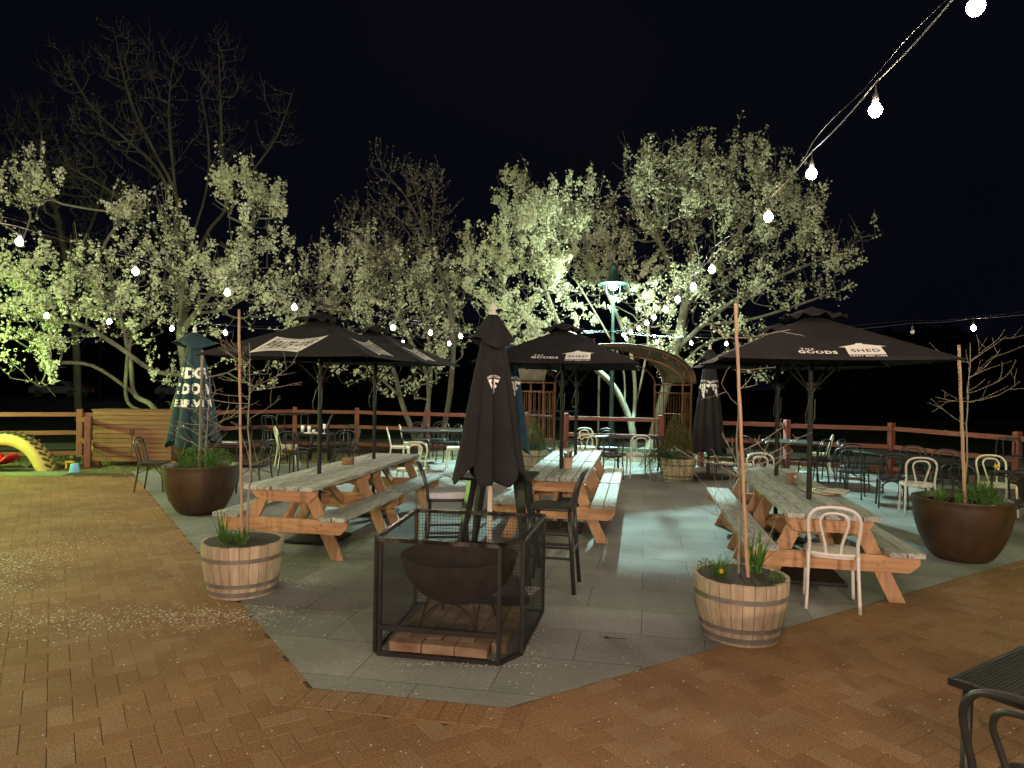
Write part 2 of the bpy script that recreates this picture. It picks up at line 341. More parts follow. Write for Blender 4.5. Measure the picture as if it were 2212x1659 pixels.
def bricks():
    rnd = random.Random(4); w = .116; V = []; F = []; T = []
    e1 = dBC; e2 = dAD; soldier = [A-dAB*.25, A+Vector((0,-.3)), B+Vector((0,-.3)), B]
    nAB = Vector((dAB.y, -dAB.x))
    def put(c, du, dv, hu, hv, lift=0):
        z = rnd.uniform(-.0005, .0005)+lift; t = rnd.random()**1.15; g = .0012; b = .0026; tz = rnd.uniform(-.0004,.0004)
        o = len(V)
        for (k, zz) in ((0, -.009), (0, z-.0035), (b, z)):
            for sx, sy in ((-1,-1),(1,-1),(1,1),(-1,1)):
                q = c+du*(sx*(hu-g-k))+dv*(sy*(hv-g-k)); V.append((q.x, q.y, zz+sx*tz)); T.append(t)
        for l in (0, 4):
            for k in range(4): F.append((o+l+k, o+l+(k+1)%4, o+l+4+(k+1)%4, o+l+4+k))
        F.append((o+8, o+9, o+10, o+11))
    def okp(c):
        if c.y < .3 or c.y > 13.3: return False
        if c.y > 12.5 and c.x < -6 and c.y > 12.6+(c.x+14)*.02: return False
        if c.x > 11.5 or c.x < -12.5 or (c.x > 0 and c.y > 12.5): return False
        if c.y < 2 and abs(c.x) > 7: return False
        d = (c-A).dot(nAB); s = (c-A).dot(dAB)
        if -.05 <= d < .16 and 0 < s < (B-A).length: return False
        return not (inside(c, PATIO) and all(inside((c.x+ox, c.y+oy), PATIO) for ox, oy in ((.11,0),(-.11,0),(0,.11),(0,-.11))))
    for i in range(-150, 150):
        for j in range(-150, 150):
            k = (i-j) % 4
            if k == 0: c = e1*((i+1)*w)+e2*((j+.5)*w); h = (w, w/2)
            elif k == 3: c = e1*((i+.5)*w)+e2*((j+1)*w); h = (w/2, w)
            else: continue
            if okp(c): put(c, e1, e2, *h)
    n = int((B-A).length/w)+1
    for i in range(-1, n+1):
        put(A+dAB*((i+.5)*w)+nAB*.113, dAB, nAB, w/2, w, .0025)
    me = mesh_from('brick_paving', V, np.array(F), brickmat(), tints=T)
    o = bpy.data.objects.new('brick_paving', me); COL.objects.link(o); tag(o, kind='structure')
bricks()

# fallen petals: uncountable
def petals():
    rnd = random.Random(9); V = []; F = []
    def p(x, y, s, z=.0075):
        a = rnd.uniform(0, 6.28); o = len(V); k = rnd.uniform(.5, 1)
        for q in range(5):
            t = a+q*1.257; V.append((x+s*math.cos(t), y+s*k*math.sin(t), z+rnd.uniform(0,.003)))
        F.append((o,o+1,o+2,o+3,o+4))
    for _ in range(2300):
        d = rnd.uniform(3.0, 14); p(rnd.uniform(-.8,.8)*d, d, rnd.uniform(.0025,.0065))
    for cx, cy, sx, sy, n in ((-2.75,5.2,.55,.16,520),(-2.1,5.35,.3,.12,330),(-3.7,5.0,.5,.3,420),(-4.9,6.6,.35,.5,1500),(-4.6,5.9,.3,.12,500),(-5.2,8.5,.6,1.5,500),(-3.4,7.5,.9,1.4,400),(.75,9.3,.3,.12,260),(-2.2,6.2,.3,.1,160),(.16,4.85,.05,.25,60),(-.4,4.45,.35,.02,90),(3.2,15.6,2.5,.3,400)):
        for _ in range(n): p(rnd.gauss(cx, sx), rnd.gauss(cy, sy), rnd.uniform(.004,.009))
    me = mesh_from('fallen_petals', V, np.array(F), M['paper'])
    o = bpy.data.objects.new('fallen_petals', me); COL.objects.link(o)
    tag(o, 'white fallen blossom petals scattered over the paving', 'petals', kind='stuff')
petals()
def litter():
    rnd = random.Random(19); V = []; F = []
    for _ in range(7000):
        x = rnd.uniform(-12, 9); y = rnd.gauss(15.6+.06*x if x < 2 else 16.8-.25*(x-2), .8)
        if inside((x,y), PATIO) or inside((x,y), [(-14,0),(-14,12.7),(-7.5,12.9),(-7,0)]): continue
        s = rnd.uniform(.012,.035); a = rnd.uniform(0,6.28); o = len(V); h = rnd.uniform(.0,.03)
        for q in range(4):
            t = a+q*1.57; V.append((x+s*math.cos(t)*(1 if q%2 else .5), y+s*math.sin(t)*(1 if q%2 else .5), h+rnd.uniform(0,.02)))
        F.append((o,o+1,o+2,o+3))
    me = mesh_from('leaf_litter', V, np.array(F), leafmat('dry_leaf', (.16,.14,.05), (.42,.40,.20), 3))
    o = bpy.data.objects.new('leaf_litter', me); COL.objects.link(o); tag(o, 'dry leaves and petals littering the strip by the fence', 'leaf litter', kind='stuff')
litter()

# ------------------------------------------------------------------ text to mesh
def text_mesh(s, size=1.0, spacing=1.0, bold=0.0, shear=0.0):
    cu = bpy.data.curves.new('lettering', 'FONT'); cu.body = s; cu.size = size; cu.align_x = 'CENTER'; cu.space_character = spacing
    cu.offset = bold; cu.shear = shear; cu.fill_mode = 'FRONT'; cu.resolution_u = 3
    o = bpy.data.objects.new('lettering_source', cu); COL.objects.link(o)
    bpy.context.view_layer.update()
    me = bpy.data.meshes.new_from_object(o.evaluated_get(bpy.context.evaluated_depsgraph_get()))
    v = [tuple(q.co) for q in me.vertices]; f = [tuple(p.vertices) for p in me.polygons]
    bpy.data.objects.remove(o); bpy.data.curves.remove(cu); bpy.data.meshes.remove(me)
    return v, f
def put_print(name, vf, fn, m, parent):
    v, f = vf; mb = MB(); mb.v = [tuple(fn(p[0], p[1])) for p in v]; mb.f = list(f)
    return obj(name, mb, m, parent)
def grid(poly_w, u0, u1, v0, v1, nu, nv):
    """quad grid over a warped rectangle: poly_w(s,t)->(x,y)"""
    v = []; f = []
    for j in range(nv+1):
        for i in range(nu+1): v.append(poly_w(u0+(u1-u0)*i/nu, v0+(v1-v0)*j/nv))
    for j in range(nv):
        for i in range(nu): a = j*(nu+1)+i; f.append((a, a+1, a+nu+2, a+nu+1))
    return v, f
def strip(pts, w):
    v = []; f = []
    for i, p in enumerate(pts):
        q = pts[min(i+1, len(pts)-1)]; o = pts[max(i-1, 0)]; t = Vector((q[0]-o[0], q[1]-o[1])).normalized(); n = Vector((-t.y, t.x))*w/2
        v += [(p[0]+n.x, p[1]+n.y), (p[0]-n.x, p[1]-n.y)]
    for i in range(len(pts)-1): f.append((2*i, 2*i+1, 2*i+3, 2*i+2))
    return v, f
def merge(*vfs):
    V = []; F = []
    for v, f in vfs:
        o = len(V); V += list(v); F += [tuple(i+o for i in q) for q in f]
    return V, F
def xf(vf, sx=1, sy=1, dx=0, dy=0, fn=None):
    v, f = vf; v = [(p[0]*sx+dx, p[1]*sy+dy) for p in v]
    if fn: v = [fn(*p) for p in v]
    return v, f
def subdivide(vf, maxlen):
    """split long edges of triangulated faces so a print can follow a curved cloth"""
    v, f = vf; v = [tuple(p[:2]) for p in v]; tr = []
    for q in f:
        for i in range(1, len(q)-1): tr.append((q[0], q[i], q[i+1]))
    out = []; stack = tr; cache = {}
    def mid(a, b):
        k = (min(a, b), max(a, b))
        if k not in cache: v.append(((v[a][0]+v[b][0])/2, (v[a][1]+v[b][1])/2)); cache[k] = len(v)-1
        return cache[k]
    while stack:
        a, b, c = stack.pop()
        L = [(math.dist(v[a], v[b]), 0), (math.dist(v[b], v[c]), 1), (math.dist(v[c], v[a]), 2)]; m, k = max(L)
        if m <= maxlen: out.append((a, b, c)); continue
        if k == 0: d = mid(a, b); stack += [(a, d, c), (d, b, c)]
        elif k == 1: d = mid(b, c); stack += [(a, b, d), (a, d, c)]
        else: d = mid(c, a); stack += [(a, b, d), (d, b, c)]
    return v, out

# ------------------------------------------------------------------ open umbrellas
HALF, RIM, APEX = .95, 2.055, 2.50
def canopy_z(x, y):
    m = max(abs(x), abs(y))/HALF
    o = min(abs(x), abs(y))/max(max(abs(x), abs(y)), 1e-6)      # 0 mid panel, 1 on the rib
    z = RIM+(APEX-RIM)*(1-m)
    sag = .012*(1-o*o)*m*m + .02*math.sin(PI*m)*(1-o)            # cloth sags between ribs
    return z-sag
def canopy_xy(x, y):
    m = max(abs(x), abs(y))/HALF; o = min(abs(x), abs(y))/max(max(abs(x), abs(y)), 1e-6)
    k = 1-.05*(1-o*o)*m*m                                        # hem bows inward between corners
    return (x*k, y) if abs(x) >= abs(y) else (x, y*k)
def canopy_pt(x, y, off=0.0):
    a, b = canopy_xy(x, y); return (a, b, canopy_z(x, y)+off)
def prints_pirate(parent):
    # bow-tie shaped label on the front and right-hand panels: (s,t) in -1..1
    def shape(s, t): return (s*(.275+.015*t)+.065*t-.06, -.665+t*(.150+.055*s*s)+.015*s)
    def white(s, t): return shape(s, t)
    g = grid(white, -1, 1, -1, 1, 24, 8)
    bord = strip([shape(-.9+1.8*i/24, -.80) for i in range(25)], .005)
    bord2 = strip([shape(-.9+1.8*i/24, .80) for i in range(25)], .007)
    b3 = strip([shape(-.9, -.8+1.6*i/8) for i in range(9)], .007); b4 = strip([shape(.9, -.8+1.6*i/8) for i in range(9)], .007)
    big = text_mesh('P!RATE', .30, 1.2, .006, .12); w = max(p[0] for p in big[0])-min(p[0] for p in big[0])
    big = xf(big, .98/w, 1, 0, 0); hmax = max(p[1] for p in big[0])
    big = xf(big, 1.06, 1.15/hmax, -.33, -.60); big = xf(big, fn=shape)
    life = text_mesh('LiFE', .3, 1.0, .004, .25); w = max(p[0] for p in life[0])-min(p[0] for p in life[0]); hm = max(p[1] for p in life[0])
    life = xf(life, .58/w, .80/hm, .58, -.20, fn=shape)
    tiny = xf(text_mesh('ABL.', .1), 1.3, 2.0, -.72, .60, fn=shape)
    yr = xf(text_mesh('-2014-', .08), 1.8, 1.8, .55, -.70, fn=shape)
    script_l = strip([shape(.32+.40*i/10, -.34+.04*math.sin(i*1.9)) for i in range(11)], .005)
    dark = merge(bord, bord2, big, life, tiny, yr)
    for ang, nm in ((0, 'front'), (PI/2, 'side')):
        c, s = round(math.cos(ang)), round(math.sin(ang))
        put_print('printed_label', g, lambda x, y: canopy_pt(c*x-s*y, s*x+c*y, .004), M['print'], parent)
        put_print('label_lettering', subdivide(dark, .06), lambda x, y: canopy_pt(c*x-s*y, s*x+c*y, .0075), M['print_dark'], parent)
def prints_shed(parent):
    Z = lambda x, y: canopy_pt(x, y, .005)
    the = xf(text_mesh('THE', .046, 1.5, .001), 1, 1, -.20, -.765)
    v, f = text_mesh('GOODS', .080, 1.15, .003); goods = xf((v, f), 1, 1, -.125, -.835)
    spr = [([(cx-.012, -.798+.011*k), (cx+.012, -.798+.011*k), (cx+.012, -.794+.011*k), (cx-.012, -.794+.011*k)], [(0,1,2,3)]) for cx in (-.170, -.108) for k in (-1, 0, 1)]
    stick = [([(cx-.002, -.835), (cx+.002, -.835), (cx+.002, -.770), (cx-.002, -.770)], [(0,1,2,3)]) for cx in (-.170, -.108)]
    house = ([(.06,-.70),(.21,-.645),(.215,-.625),(.265,-.625),(.27,-.645),(.44,-.70),(.395,-.703),(.40,-.855),(.11,-.855),(.115,-.703)], [(0,1,4,5),(1,2,3,4),(0,5,6,9),(9,6,7,8)])
    shed = xf(text_mesh('SHED', .085, 1.15, .001), 1, 1, .255, -.812)
    cafe = xf(text_mesh('CRAFT BEER CAFE', .034, 1.05, .001), 1, 1, .255, -.893)
    put_print('canopy_lettering', subdivide(merge(the, goods, cafe), .08), Z, M['print'], parent)
    put_print('house_emblem', subdivide(house, .05), Z, M['print'], parent)
    put_print('emblem_lettering', subdivide(merge(shed, *spr, *stick), .08), lambda x, y: canopy_pt(x, y, .009), M['print_dark'], parent)
def open_umbrella(label, loc, rz, style, pole_h=2.42, drop=0.0):
    t = thing('open_umbrella', label, 'umbrella', loc, rz, 'open square umbrellas over the picnic tables')
    mb = MB(); N = 20
    for j in range(N+1):
        for i in range(N+1): mb.v.append(canopy_pt(-HALF+2*HALF*i/N, -HALF+2*HALF*j/N))
    for j in range(N):
        for i in range(N):
            a = j*(N+1)+i
            # split along the rib diagonals
            cx_, cy_ = i+.5-N/2, j+.5-N/2
            if cx_*cy_ > 0: mb.f += [(a, a+1, a+N+2), (a, a+N+2, a+N+1)]
            else: mb.f += [(a, a+1, a+N+1), (a+1, a+N+2, a+N+1)]
    cn = obj('canopy', mb, M['black_fabric'], t, auto=14)
    so = cn.modifiers.new('solid', 'SOLIDIFY'); so.thickness = .003
    # vent cap, slightly crumpled
    vb = MB(); K = 8; h = .25; rnd = random.Random(int(loc[0]*100))
    for j in range(K+1):
        for i in range(K+1):
            x, y = -h+2*h*i/K, -h+2*h*j/K; m = max(abs(x), abs(y))/h
            o = min(abs(x), abs(y))/max(max(abs(x), abs(y)), 1e-6)
            z = canopy_z(0, 0)+.085-(APEX-RIM)*.26*m*1.05+(.030*math.sin(i*2.3+j*1.7+loc[0]) + .025*(1-o))*m*m
            vb.v.append((x*(1+.08*math.sin(j*2.1)), y*(1+.08*math.sin(i*1.9)), z))
    for j in range(K):
        for i in range(K): a = j*(K+1)+i; vb.f.append((a, a+1, a+K+2, a+K+1))
    vc = obj('vent_cap', vb, M['black_fabric'], t, auto=30); vc.modifiers.new('solid', 'SOLIDIFY').thickness = .004
    p = MB(); p.tube([(0,0,.03),(0,0,APEX+.02)], .024, 14); p.tube([(0,0,1.30),(0,0,1.36)], .028, 14); obj('pole', p, M['pole_black'], t, auto=40)
    hb = MB(); hb.tube([(0,0,1.78),(0,0,1.86)], .042, 12)
    for k in range(4):
        a = PI/4+k*PI/2; hb.tube([(.03*math.cos(a),.03*math.sin(a),1.82),(.07*math.cos(a),.07*math.sin(a),1.82)], .011, 6)
    hb.tube([(.03,0,1.80),(.10,0,1.80)], .004, 6); obj('runner_hub', hb, M['pole_black'], t, auto=40)
    for k in range(4):
        a = PI/4+k*PI/2; c, s = math.cos(a), math.sin(a); rb = MB()
        pts = [Vector(canopy_pt(q*HALF*(1 if c > 0 else -1), q*HALF*(1 if s > 0 else -1), -.018)) for q in (.03,.25,.5,.75,.985)]
        rb.tube(pts, .010, 6); r_ = obj('rib', rb, M['pole_black'], t)
        sb = MB(); q = .42; e = canopy_pt(q*HALF*(1 if c > 0 else -1), q*HALF*(1 if s > 0 else -1), -.03); sb.tube([(.06*c,.06*s,1.82), e], .009, 6); obj('strut', sb, M['pole_black'], r_)
    cb = MB(); pts = [(.03,-.03,1.80),(-.02,-.06,1.70),(-.06,-.07,1.55),(-.05,-.06,1.47),(.0,-.05,1.46),(.03,-.04,1.52),(.035,-.03,1.7)]; cb.tube(pts, .004, 5); obj('pull_cord', cb, M['cord'], t)
    b = MB(); b.box((0,0,.022), (.56,.56,.036)); b.tube([(0,0,.03),(0,0,.30)], .033, 12); bevel(obj('base_plate', b, M['black_metal'], t), .006)
    if style == 'pirate': prints_pirate(t)
    else: prints_shed(t)
    return t
TROT = R(-10.3)
UMB = [('black open umbrella with white bow-tie label, over the nearest left picnic table', (-2.17,7.93,0), 'pirate'),
       ('black open umbrella partly hidden behind the front one with the white label', (-1.87,9.55,0), 'pirate'),
       ('black open umbrella with house emblem, in the middle between closed umbrellas', (.63,8.75,0), 'shed'),
       ('black open umbrella mostly hidden behind the middle one with the house emblem', (.98,10.6,0), 'shed'),
       ('black open umbrella with house emblem nearest on the right, biggest in view', (2.84,6.65,0), 'shed'),
       ('black open umbrella glimpsed under the rim of the big right one', (3.19,8.40,0), 'shed')]
for l, p, st in UMB: open_umbrella(l, p, TROT, st)

# ------------------------------------------------------------------ closed umbrellas
def closed_umbrella(label, loc, rz, z0, z1, rb_, m, seed, kind, mark=1.0, base=True, cap=.30, pole_m=None, fold=.30, skew=0.0, capr=1.35):
    """cloth gathered round the pole: pleats widen to a ragged hem at z0"""
    t = thing('closed_umbrella', label, 'umbrella', loc, rz, None); rnd = random.Random(seed)
    nf = 8; NA = 120; NZ = 40; ph = [rnd.uniform(-.25,.25) for _ in range(nf)]; am = [rnd.uniform(.6,1.25) for _ in range(nf)]
    def prof(u):                                    # u 0 at top, 1 at hem
        return .035+(rb_-.035)*(u**.80)
    def rad(a, u):
        k = a/(2*PI)*nf; i = int(k) % nf; fr = k-int(k)
        w = math.sin(PI*((fr+ph[i]*math.sin(PI*fr))%1.0)); 
        d = fold*am[i]*min(1, u*2.2)*(1-abs(w)**.7)
        return prof(u)*(1-d)*(1+.05*math.sin(3*a+2*u+seed))
    def hem(a):
        k = a/(2*PI)*nf; i = int(k) % nf; fr = k-int(k)
        corner = abs(((a/(2*PI)*4+.5) % 1)-.5)*2     # four long corners
        return .26*(1-corner)*0+.10*am[i]*(abs(fr-.5)*2)+ .12*corner
    def pt(a, u, off=0.0):
        r = rad(a, u)+off; z = z1-(z1-z0)*u+hem(a)*max(0, (u-.75)/.25)
        return (r*math.cos(a)+skew*u*.1, r*math.sin(a), z)
    mb = MB()
    for j in range(NZ+1):
        for i in range(NA): mb.v.append(pt(2*PI*i/NA, j/NZ))
    for j in range(NZ):
        for i in range(NA): a = j*NA+i; b = j*NA+(i+1)%NA; mb.f.append((a, b, b+NA, a+NA))
    c = obj('canopy', mb, m, t, smooth=True); c.modifiers.new('solid', 'SOLIDIFY').thickness = .004
    vb = MB(); n2 = 32                                # vent flap at the top
    for j in range(7):
        u = j/6
        for i in range(n2):
            a = 2*PI*i/n2; cr_ = 1+.16*math.cos(4*a+.5)*u; r = (.04+(prof(cap)*capr-.04)*u**.8)*cr_
            vb.v.append((r*math.cos(a), r*math.sin(a), z1+.02-(z1-z0)*cap*.55*u+.05*math.sin(2*a+1)*u*u))
    for j in range(6):
        for i in range(n2): a = j*n2+i; b = j*n2+(i+1)%n2; vb.f.append((a, b, b+n2, a+n2))
    v = obj('vent_cap', vb, m, t, smooth=True); v.modifiers.new('solid', 'SOLIDIFY').thickness = .004
    p = MB(); p.tube([(0,0,.03),(0,0,z1+.02)], .022, 12); obj('pole', p, pole_m or M['pole_black'], t, auto=40)
    f = MB(); f.lathe([(.028,z1+.015),(.034,z1+.03),(.026,z1+.045),(.020,z1+.06),(.030,z1+.075),(.026,z1+.095),(.012,z1+.11),(.014,z1+.125),(.0,z1+.135)], 14); obj('finial', f, M['white_paint'], t, auto=50)
    if base:
        b = MB(); b.box((0,0,.05), (.60,.60,.07)); b.tube([(0,0,.08),(0,0,.32)], .034, 12)
        for sx in (-1,1):
            for sy in (-1,1): b.tube([(sx*.27-.012,sy*.27,.018),(sx*.27+.012,sy*.27,.018)], .018, 8)
        bevel(obj('base_plate', b, M['black_metal'], t), .01)
    def front(x, z):                                  # print coordinates: x sideways, z real height -> on the cloth facing -y
        u = (z1-z)/(z1-z0); r0 = prof(u); a = -PI/2+x/max(r0, .05)
        q = pt(a % (2*PI), u, .006); return (q[0], q[1], z)
    if kind == 'wedge':
        zc = z1-(z1-z0)*.43; H = .17*(z1-z0)/1.4*mark; pr = prof(.45)
        v_, f_ = text_mesh('BE', 1.0, .92, .035); x0 = min(q[0] for q in v_); x1 = max(q[0] for q in v_); y1 = max(q[1] for q in v_)
        W_ = H*.58*(.8 if mark < 1 else 1)
        def wf(x, y, cx):
            s = (x-x0)/(x1-x0)*2-1; tt = y/y1; return (cx+s*W_*(.06+.94*tt), zc+H*tt-.10*H*s*s+.0)
        a_, f2 = text_mesh('BREWCTORY', 1.0, 1.0, .015); ax0 = min(q[0] for q in a_); ax1 = max(q[0] for q in a_)
        parts = []
        for cx in ((0.0,) if kind == 'wedge' and seed % 2 else (-rb_*.55, rb_*.25)):
            parts.append(([wf(q[0], q[1], cx) for q in v_], f_))
            parts.append(([(cx+((q[0]-ax0)/(ax1-ax0)*2-1)*W_*1.12, zc+H*1.04+q[1]*H*.26-.16*H*((q[0]-ax0)/(ax1-ax0)*2-1)**2+.06*H) for q in a_], f2))
        put_print('cloth_lettering', subdivide(merge(*parts), .03), front, M['print'], t)
    if kind == 'block':
        rows = (('INIDGES', .80, .155), ('LODOOA', .63, .155), ('RERRVERS', .49, .105)); parts = []
        for s_, zz, hh in rows:
            v_, f_ = text_mesh(s_, 1.0, .95, .06); x0 = min(q[0] for q in v_); x1 = max(q[0] for q in v_); y1 = max(q[1] for q in v_)
            zt = z0+(z1-z0)*zz*.78; u = (z1-zt)/(z1-z0); wd = prof(u)*1.5
            parts.append(([((q[0]-x0)/(x1-x0)*2*wd-wd, zt+q[1]/y1*hh) for q in v_], f_))
        put_print('cloth_lettering', subdivide(merge(*parts), .03), front, M['print'], t)
    if kind in ('block', 'dots'):
        parts = []
        for k in range(16):
            zz = z0+(.07 if k % 2 else .24)+rnd.uniform(-.03,.05)+(.05 if kind == 'dots' else .1); x = -rb_*1.35+2.7*rb_*k/15
            n = 7; parts.append(([(x+.026*math.cos(6.28*i/n), zz+.03*math.sin(6.28*i/n)) for i in range(n)], [tuple(range(n))]))
        put_print('flower_print', merge(*parts), front, M['print'], t)
    return t
closed_umbrella('big black closed umbrella with white wedge emblem behind the fire pit cage', (-.17,5.93,0), R(8), .90, 2.36, .33, M['black_fabric'], 3, 'wedge', .62, pole_m=M['plywhite'], fold=.34, cap=.30, capr=1.10)
closed_umbrella('dark teal closed umbrella with block lettering beside the left round planter', (-4.82,10.6,0), R(20), .72, 2.48, .42, M['teal_fabric'], 12, 'block', fold=.42, cap=.2, capr=1.9)
closed_umbrella('blue closed umbrella with white dots peeking out behind the black one', (-.03,9.9,0), R(0), .75, 2.34, .30, M['blue_fabric'], 8, 'wedge', fold=.3)
closed_umbrella('black closed umbrella with two wedge emblems beside the conifer barrel', (3.88,13.75,0), R(10), .42, 2.52, .36, M['black_fabric'], 4, 'wedge', fold=.4, cap=.2)

# ------------------------------------------------------------------ picnic tables
def picnic_table(label, loc, rz, Lg=1.70):
    t = thing('picnic_table', label, 'picnic table', loc, rz, 'timber picnic tables set end to end')
    rnd = random.Random(int(loc[0]*37+loc[1]*11)); hl = Lg/2
    mb = MB()
    for k in range(5):
        x = -.30+.15*k; mb.box((x,0,.728+rnd.uniform(-.002,.002)), (.140,Lg+rnd.uniform(-.02,.0),.042), (0,0,rnd.uniform(-.002,.002)), tint=rnd.random())
    bevel(obj('tabletop', mb, M['top_wood'], t), .005)
    for s in (-1, 1):
        b = MB()
        for k in (0, 1): b.box((s*(.50+.14*k),0,.442), (.132,Lg+rnd.uniform(-.02,.01),.042), tint=rnd.random())
        bevel(obj('bench', b, M['top_wood'], t), .005)
    for e in (-1, 1):
        y = e*(hl-.16)
        a = MB(); poly = [(-.35,.706),(.35,.706),(.35,.650),(.27,.575),(-.27,.575),(-.35,.650)]
        n = len(poly); vs = [(p[0], y-.022, p[1]) for p in poly]+[(p[0], y+.022, p[1]) for p in poly]
        a.add(vs, [tuple(range(n)), tuple(range(2*n-1, n-1, -1))]+[(k, n+k, n+(k+1)%n, (k+1)%n) for k in range(n)]); bevel(obj('apron', a, M['pine_x'], t), .004)
        a = MB(); poly = [(-.70,.418),(.70,.418),(.70,.345),(.62,.275),(-.62,.275),(-.70,.345)]
        vs = [(p[0], y-e*.046-.022, p[1]) for p in poly]+[(p[0], y-e*.046+.022, p[1]) for p in poly]
        yy = y+e*.046*1.0
        vs = [(p[0], yy-.022, p[1]) for p in poly]+[(p[0], yy+.022, p[1]) for p in poly]
        a.add(vs, [tuple(range(n)), tuple(range(2*n-1, n-1, -1))]+[(k, n+k, n+(k+1)%n, (k+1)%n) for k in range(n)]); bevel(obj('crossbeam', a, M['pine_x'], t), .004)
        for s in (-1, 1):
            l = MB(); w = .068; x0, x1 = s*.225, s*.56; yl = y-e*.0; y0 = y+e*.0
            c = y-e*.046
            P = [(x1-w, c-.022, 0), (x1+w, c-.022, 0), (x0+w, c-.022, .704), (x0-w, c-.022, .704), (x1-w, c+.022, 0), (x1+w, c+.022, 0), (x0+w, c+.022, .704), (x0-w, c+.022, .704)]
            # the leg sits between apron and crossbeam planes: shift it to the beam's inner face
            P = [(q[0], q[1]+e*.046, q[2]) if False else q for q in P]
            l.add(P, [(0,1,2,3),(7,6,5,4),(0,4,5,1),(1,5,6,2),(2,6,7,3),(3,7,4,0)]); bevel(obj('leg', l, M['pine_z'], t), .004)
        bo = MB()
        for s in (-1, 1):
            for xx, zz in ((.245,.64),(.30,.60),(.42,.37),(.375,.33)): bo.tube([(s*xx, y+e*(.023 if zz > .5 else .069), zz), (s*xx, y+e*(.028 if zz > .5 else .074), zz)], .009, 8)
        obj('bolt', bo, M['steel'], t)
        br = MB(); br.beam((0, y+e*.02, .36), (0, e*.20, .69), .09, .04, (1,0,0)); obj('brace', br, M['pine_z'], t)
    cl = MB(); cl.box((0,0,.682), (.62,.09,.045)); obj('batten', cl, M['pine_x'], t)
    return t
dirT = Vector((math.sin(-TROT), math.cos(TROT)))
def tpos(c, s): return (c[0]+dirT.x*s, c[1]+dirT.y*s, 0)
cL = (-2.00, 8.62); cC = (.80, 9.68); cR = (3.01, 7.52)
picnic_table('weathered picnic table nearest on the left, sapling barrel at its end', tpos(cL,-.87), TROT)
picnic_table('picnic table pushed against the far end of the left one, under the hidden umbrella', tpos(cL,.87), TROT)
picnic_table('picnic table in the middle, nearer one, holding the pink cutlery pot', tpos(cC,-.93), TROT, 1.80)
picnic_table('farther picnic table of the middle pair, just before the white chairs', tpos(cC,.93), TROT, 1.80)
picnic_table('picnic table on the right with clipboards, front white chair at its end', tpos(cR,-.87), TROT)
picnic_table('picnic table behind the clipboard table on the right, pushed end to end', tpos(cR,.87), TROT)

# ------------------------------------------------------------------ chairs and stools
def arc(cx, cz, rx, rz_, a0, a1, n): return [(cx+rx*math.cos(a0+(a1-a0)*i/n), cz+rz_*math.sin(a0+(a1-a0)*i/n)) for i in range(n+1)]
def smoothpts(pts, n=3):
    """Catmull-Rom through control points"""
    P = [Vector(p) for p in pts]; out = []
    for i in range(len(P)-1):
        p0, p1, p2, p3 = P[max(i-1,0)], P[i], P[i+1], P[min(i+2,len(P)-1)]
        for k in range(n):
            t = k/n; out.append(.5*((2*p1)+(p2-p0)*t+(2*p0-5*p1+4*p2-p3)*t*t+(3*p1-p0-3*p2+p3)*t**3))
    out.append(P[-1]); return out
def make_chair(name, m, label, brace=False, r=.0135):
    t = thing(name, label, 'chair')
    sb = MB(); pts = []
    for k in range(28):
        a = 2*PI*k/28; c, s = math.cos(a), math.sin(a); ex = .55
        x = .205*abs(c)**ex*(1 if c > 0 else -1); y = .20*abs(s)**ex*(1 if s > 0 else -1)
        x *= 1.0+.06*(y/.2); pts.append((x, y))
    sb.prism(pts, .435, .462); sb.prism([(p[0]*.94, p[1]*.94) for p in pts], .415, .435); bevel(obj('seat', sb, m, t, auto=30), .006)
    hb = MB()
    half = [(.185,-.175,.44),(.180,-.195,.54),(.192,-.225,.66),(.190,-.248,.75),(.150,-.262,.815),(.08,-.268,.842)]
    hb.tube(smoothpts(half+[(0,-.269,.848)]+[(-p[0],p[1],p[2]) for p in reversed(half)], 3), r, 8); obj('back_frame', hb, m, t, smooth=True)
    ih = MB(); half = [(.055,-.178,.445),(.062,-.195,.53),(.092,-.22,.65),(.105,-.242,.73),(.075,-.256,.785)]
    ih.tube(smoothpts(half+[(0,-.260,.800)]+[(-p[0],p[1],p[2]) for p in reversed(half)], 3), r*.85, 8); obj('back_hoop', ih, m, t, smooth=True)
    for sx in (-1, 1):
        l = MB(); l.tube(smoothpts([(sx*.185,-.175,.46),(sx*.188,-.19,.30),(sx*.200,-.235,.0)], 3), [r*1.1]*3+[r]*2+[r*.95]*2, 8); obj('leg', l, m, t, smooth=True)
        l = MB(); l.tube(smoothpts([(sx*.178,.165,.44),(sx*.185,.178,.25),(sx*.195,.20,.0)], 3), [r*1.15]*3+[r]*2+[r*.95]*2, 8); obj('leg', l, m, t, smooth=True)
    if brace:
        for sx in (-1, 1):
            b = MB(); b.tube(smoothpts([(sx*.18,-.18,.30),(sx*.10,-.06,.36),(0,.0,.40),(-sx*.10,.06,.36),(-sx*.18,.175,.26)], 3), .007, 6); obj('brace', b, m, t, smooth=True)
    return t
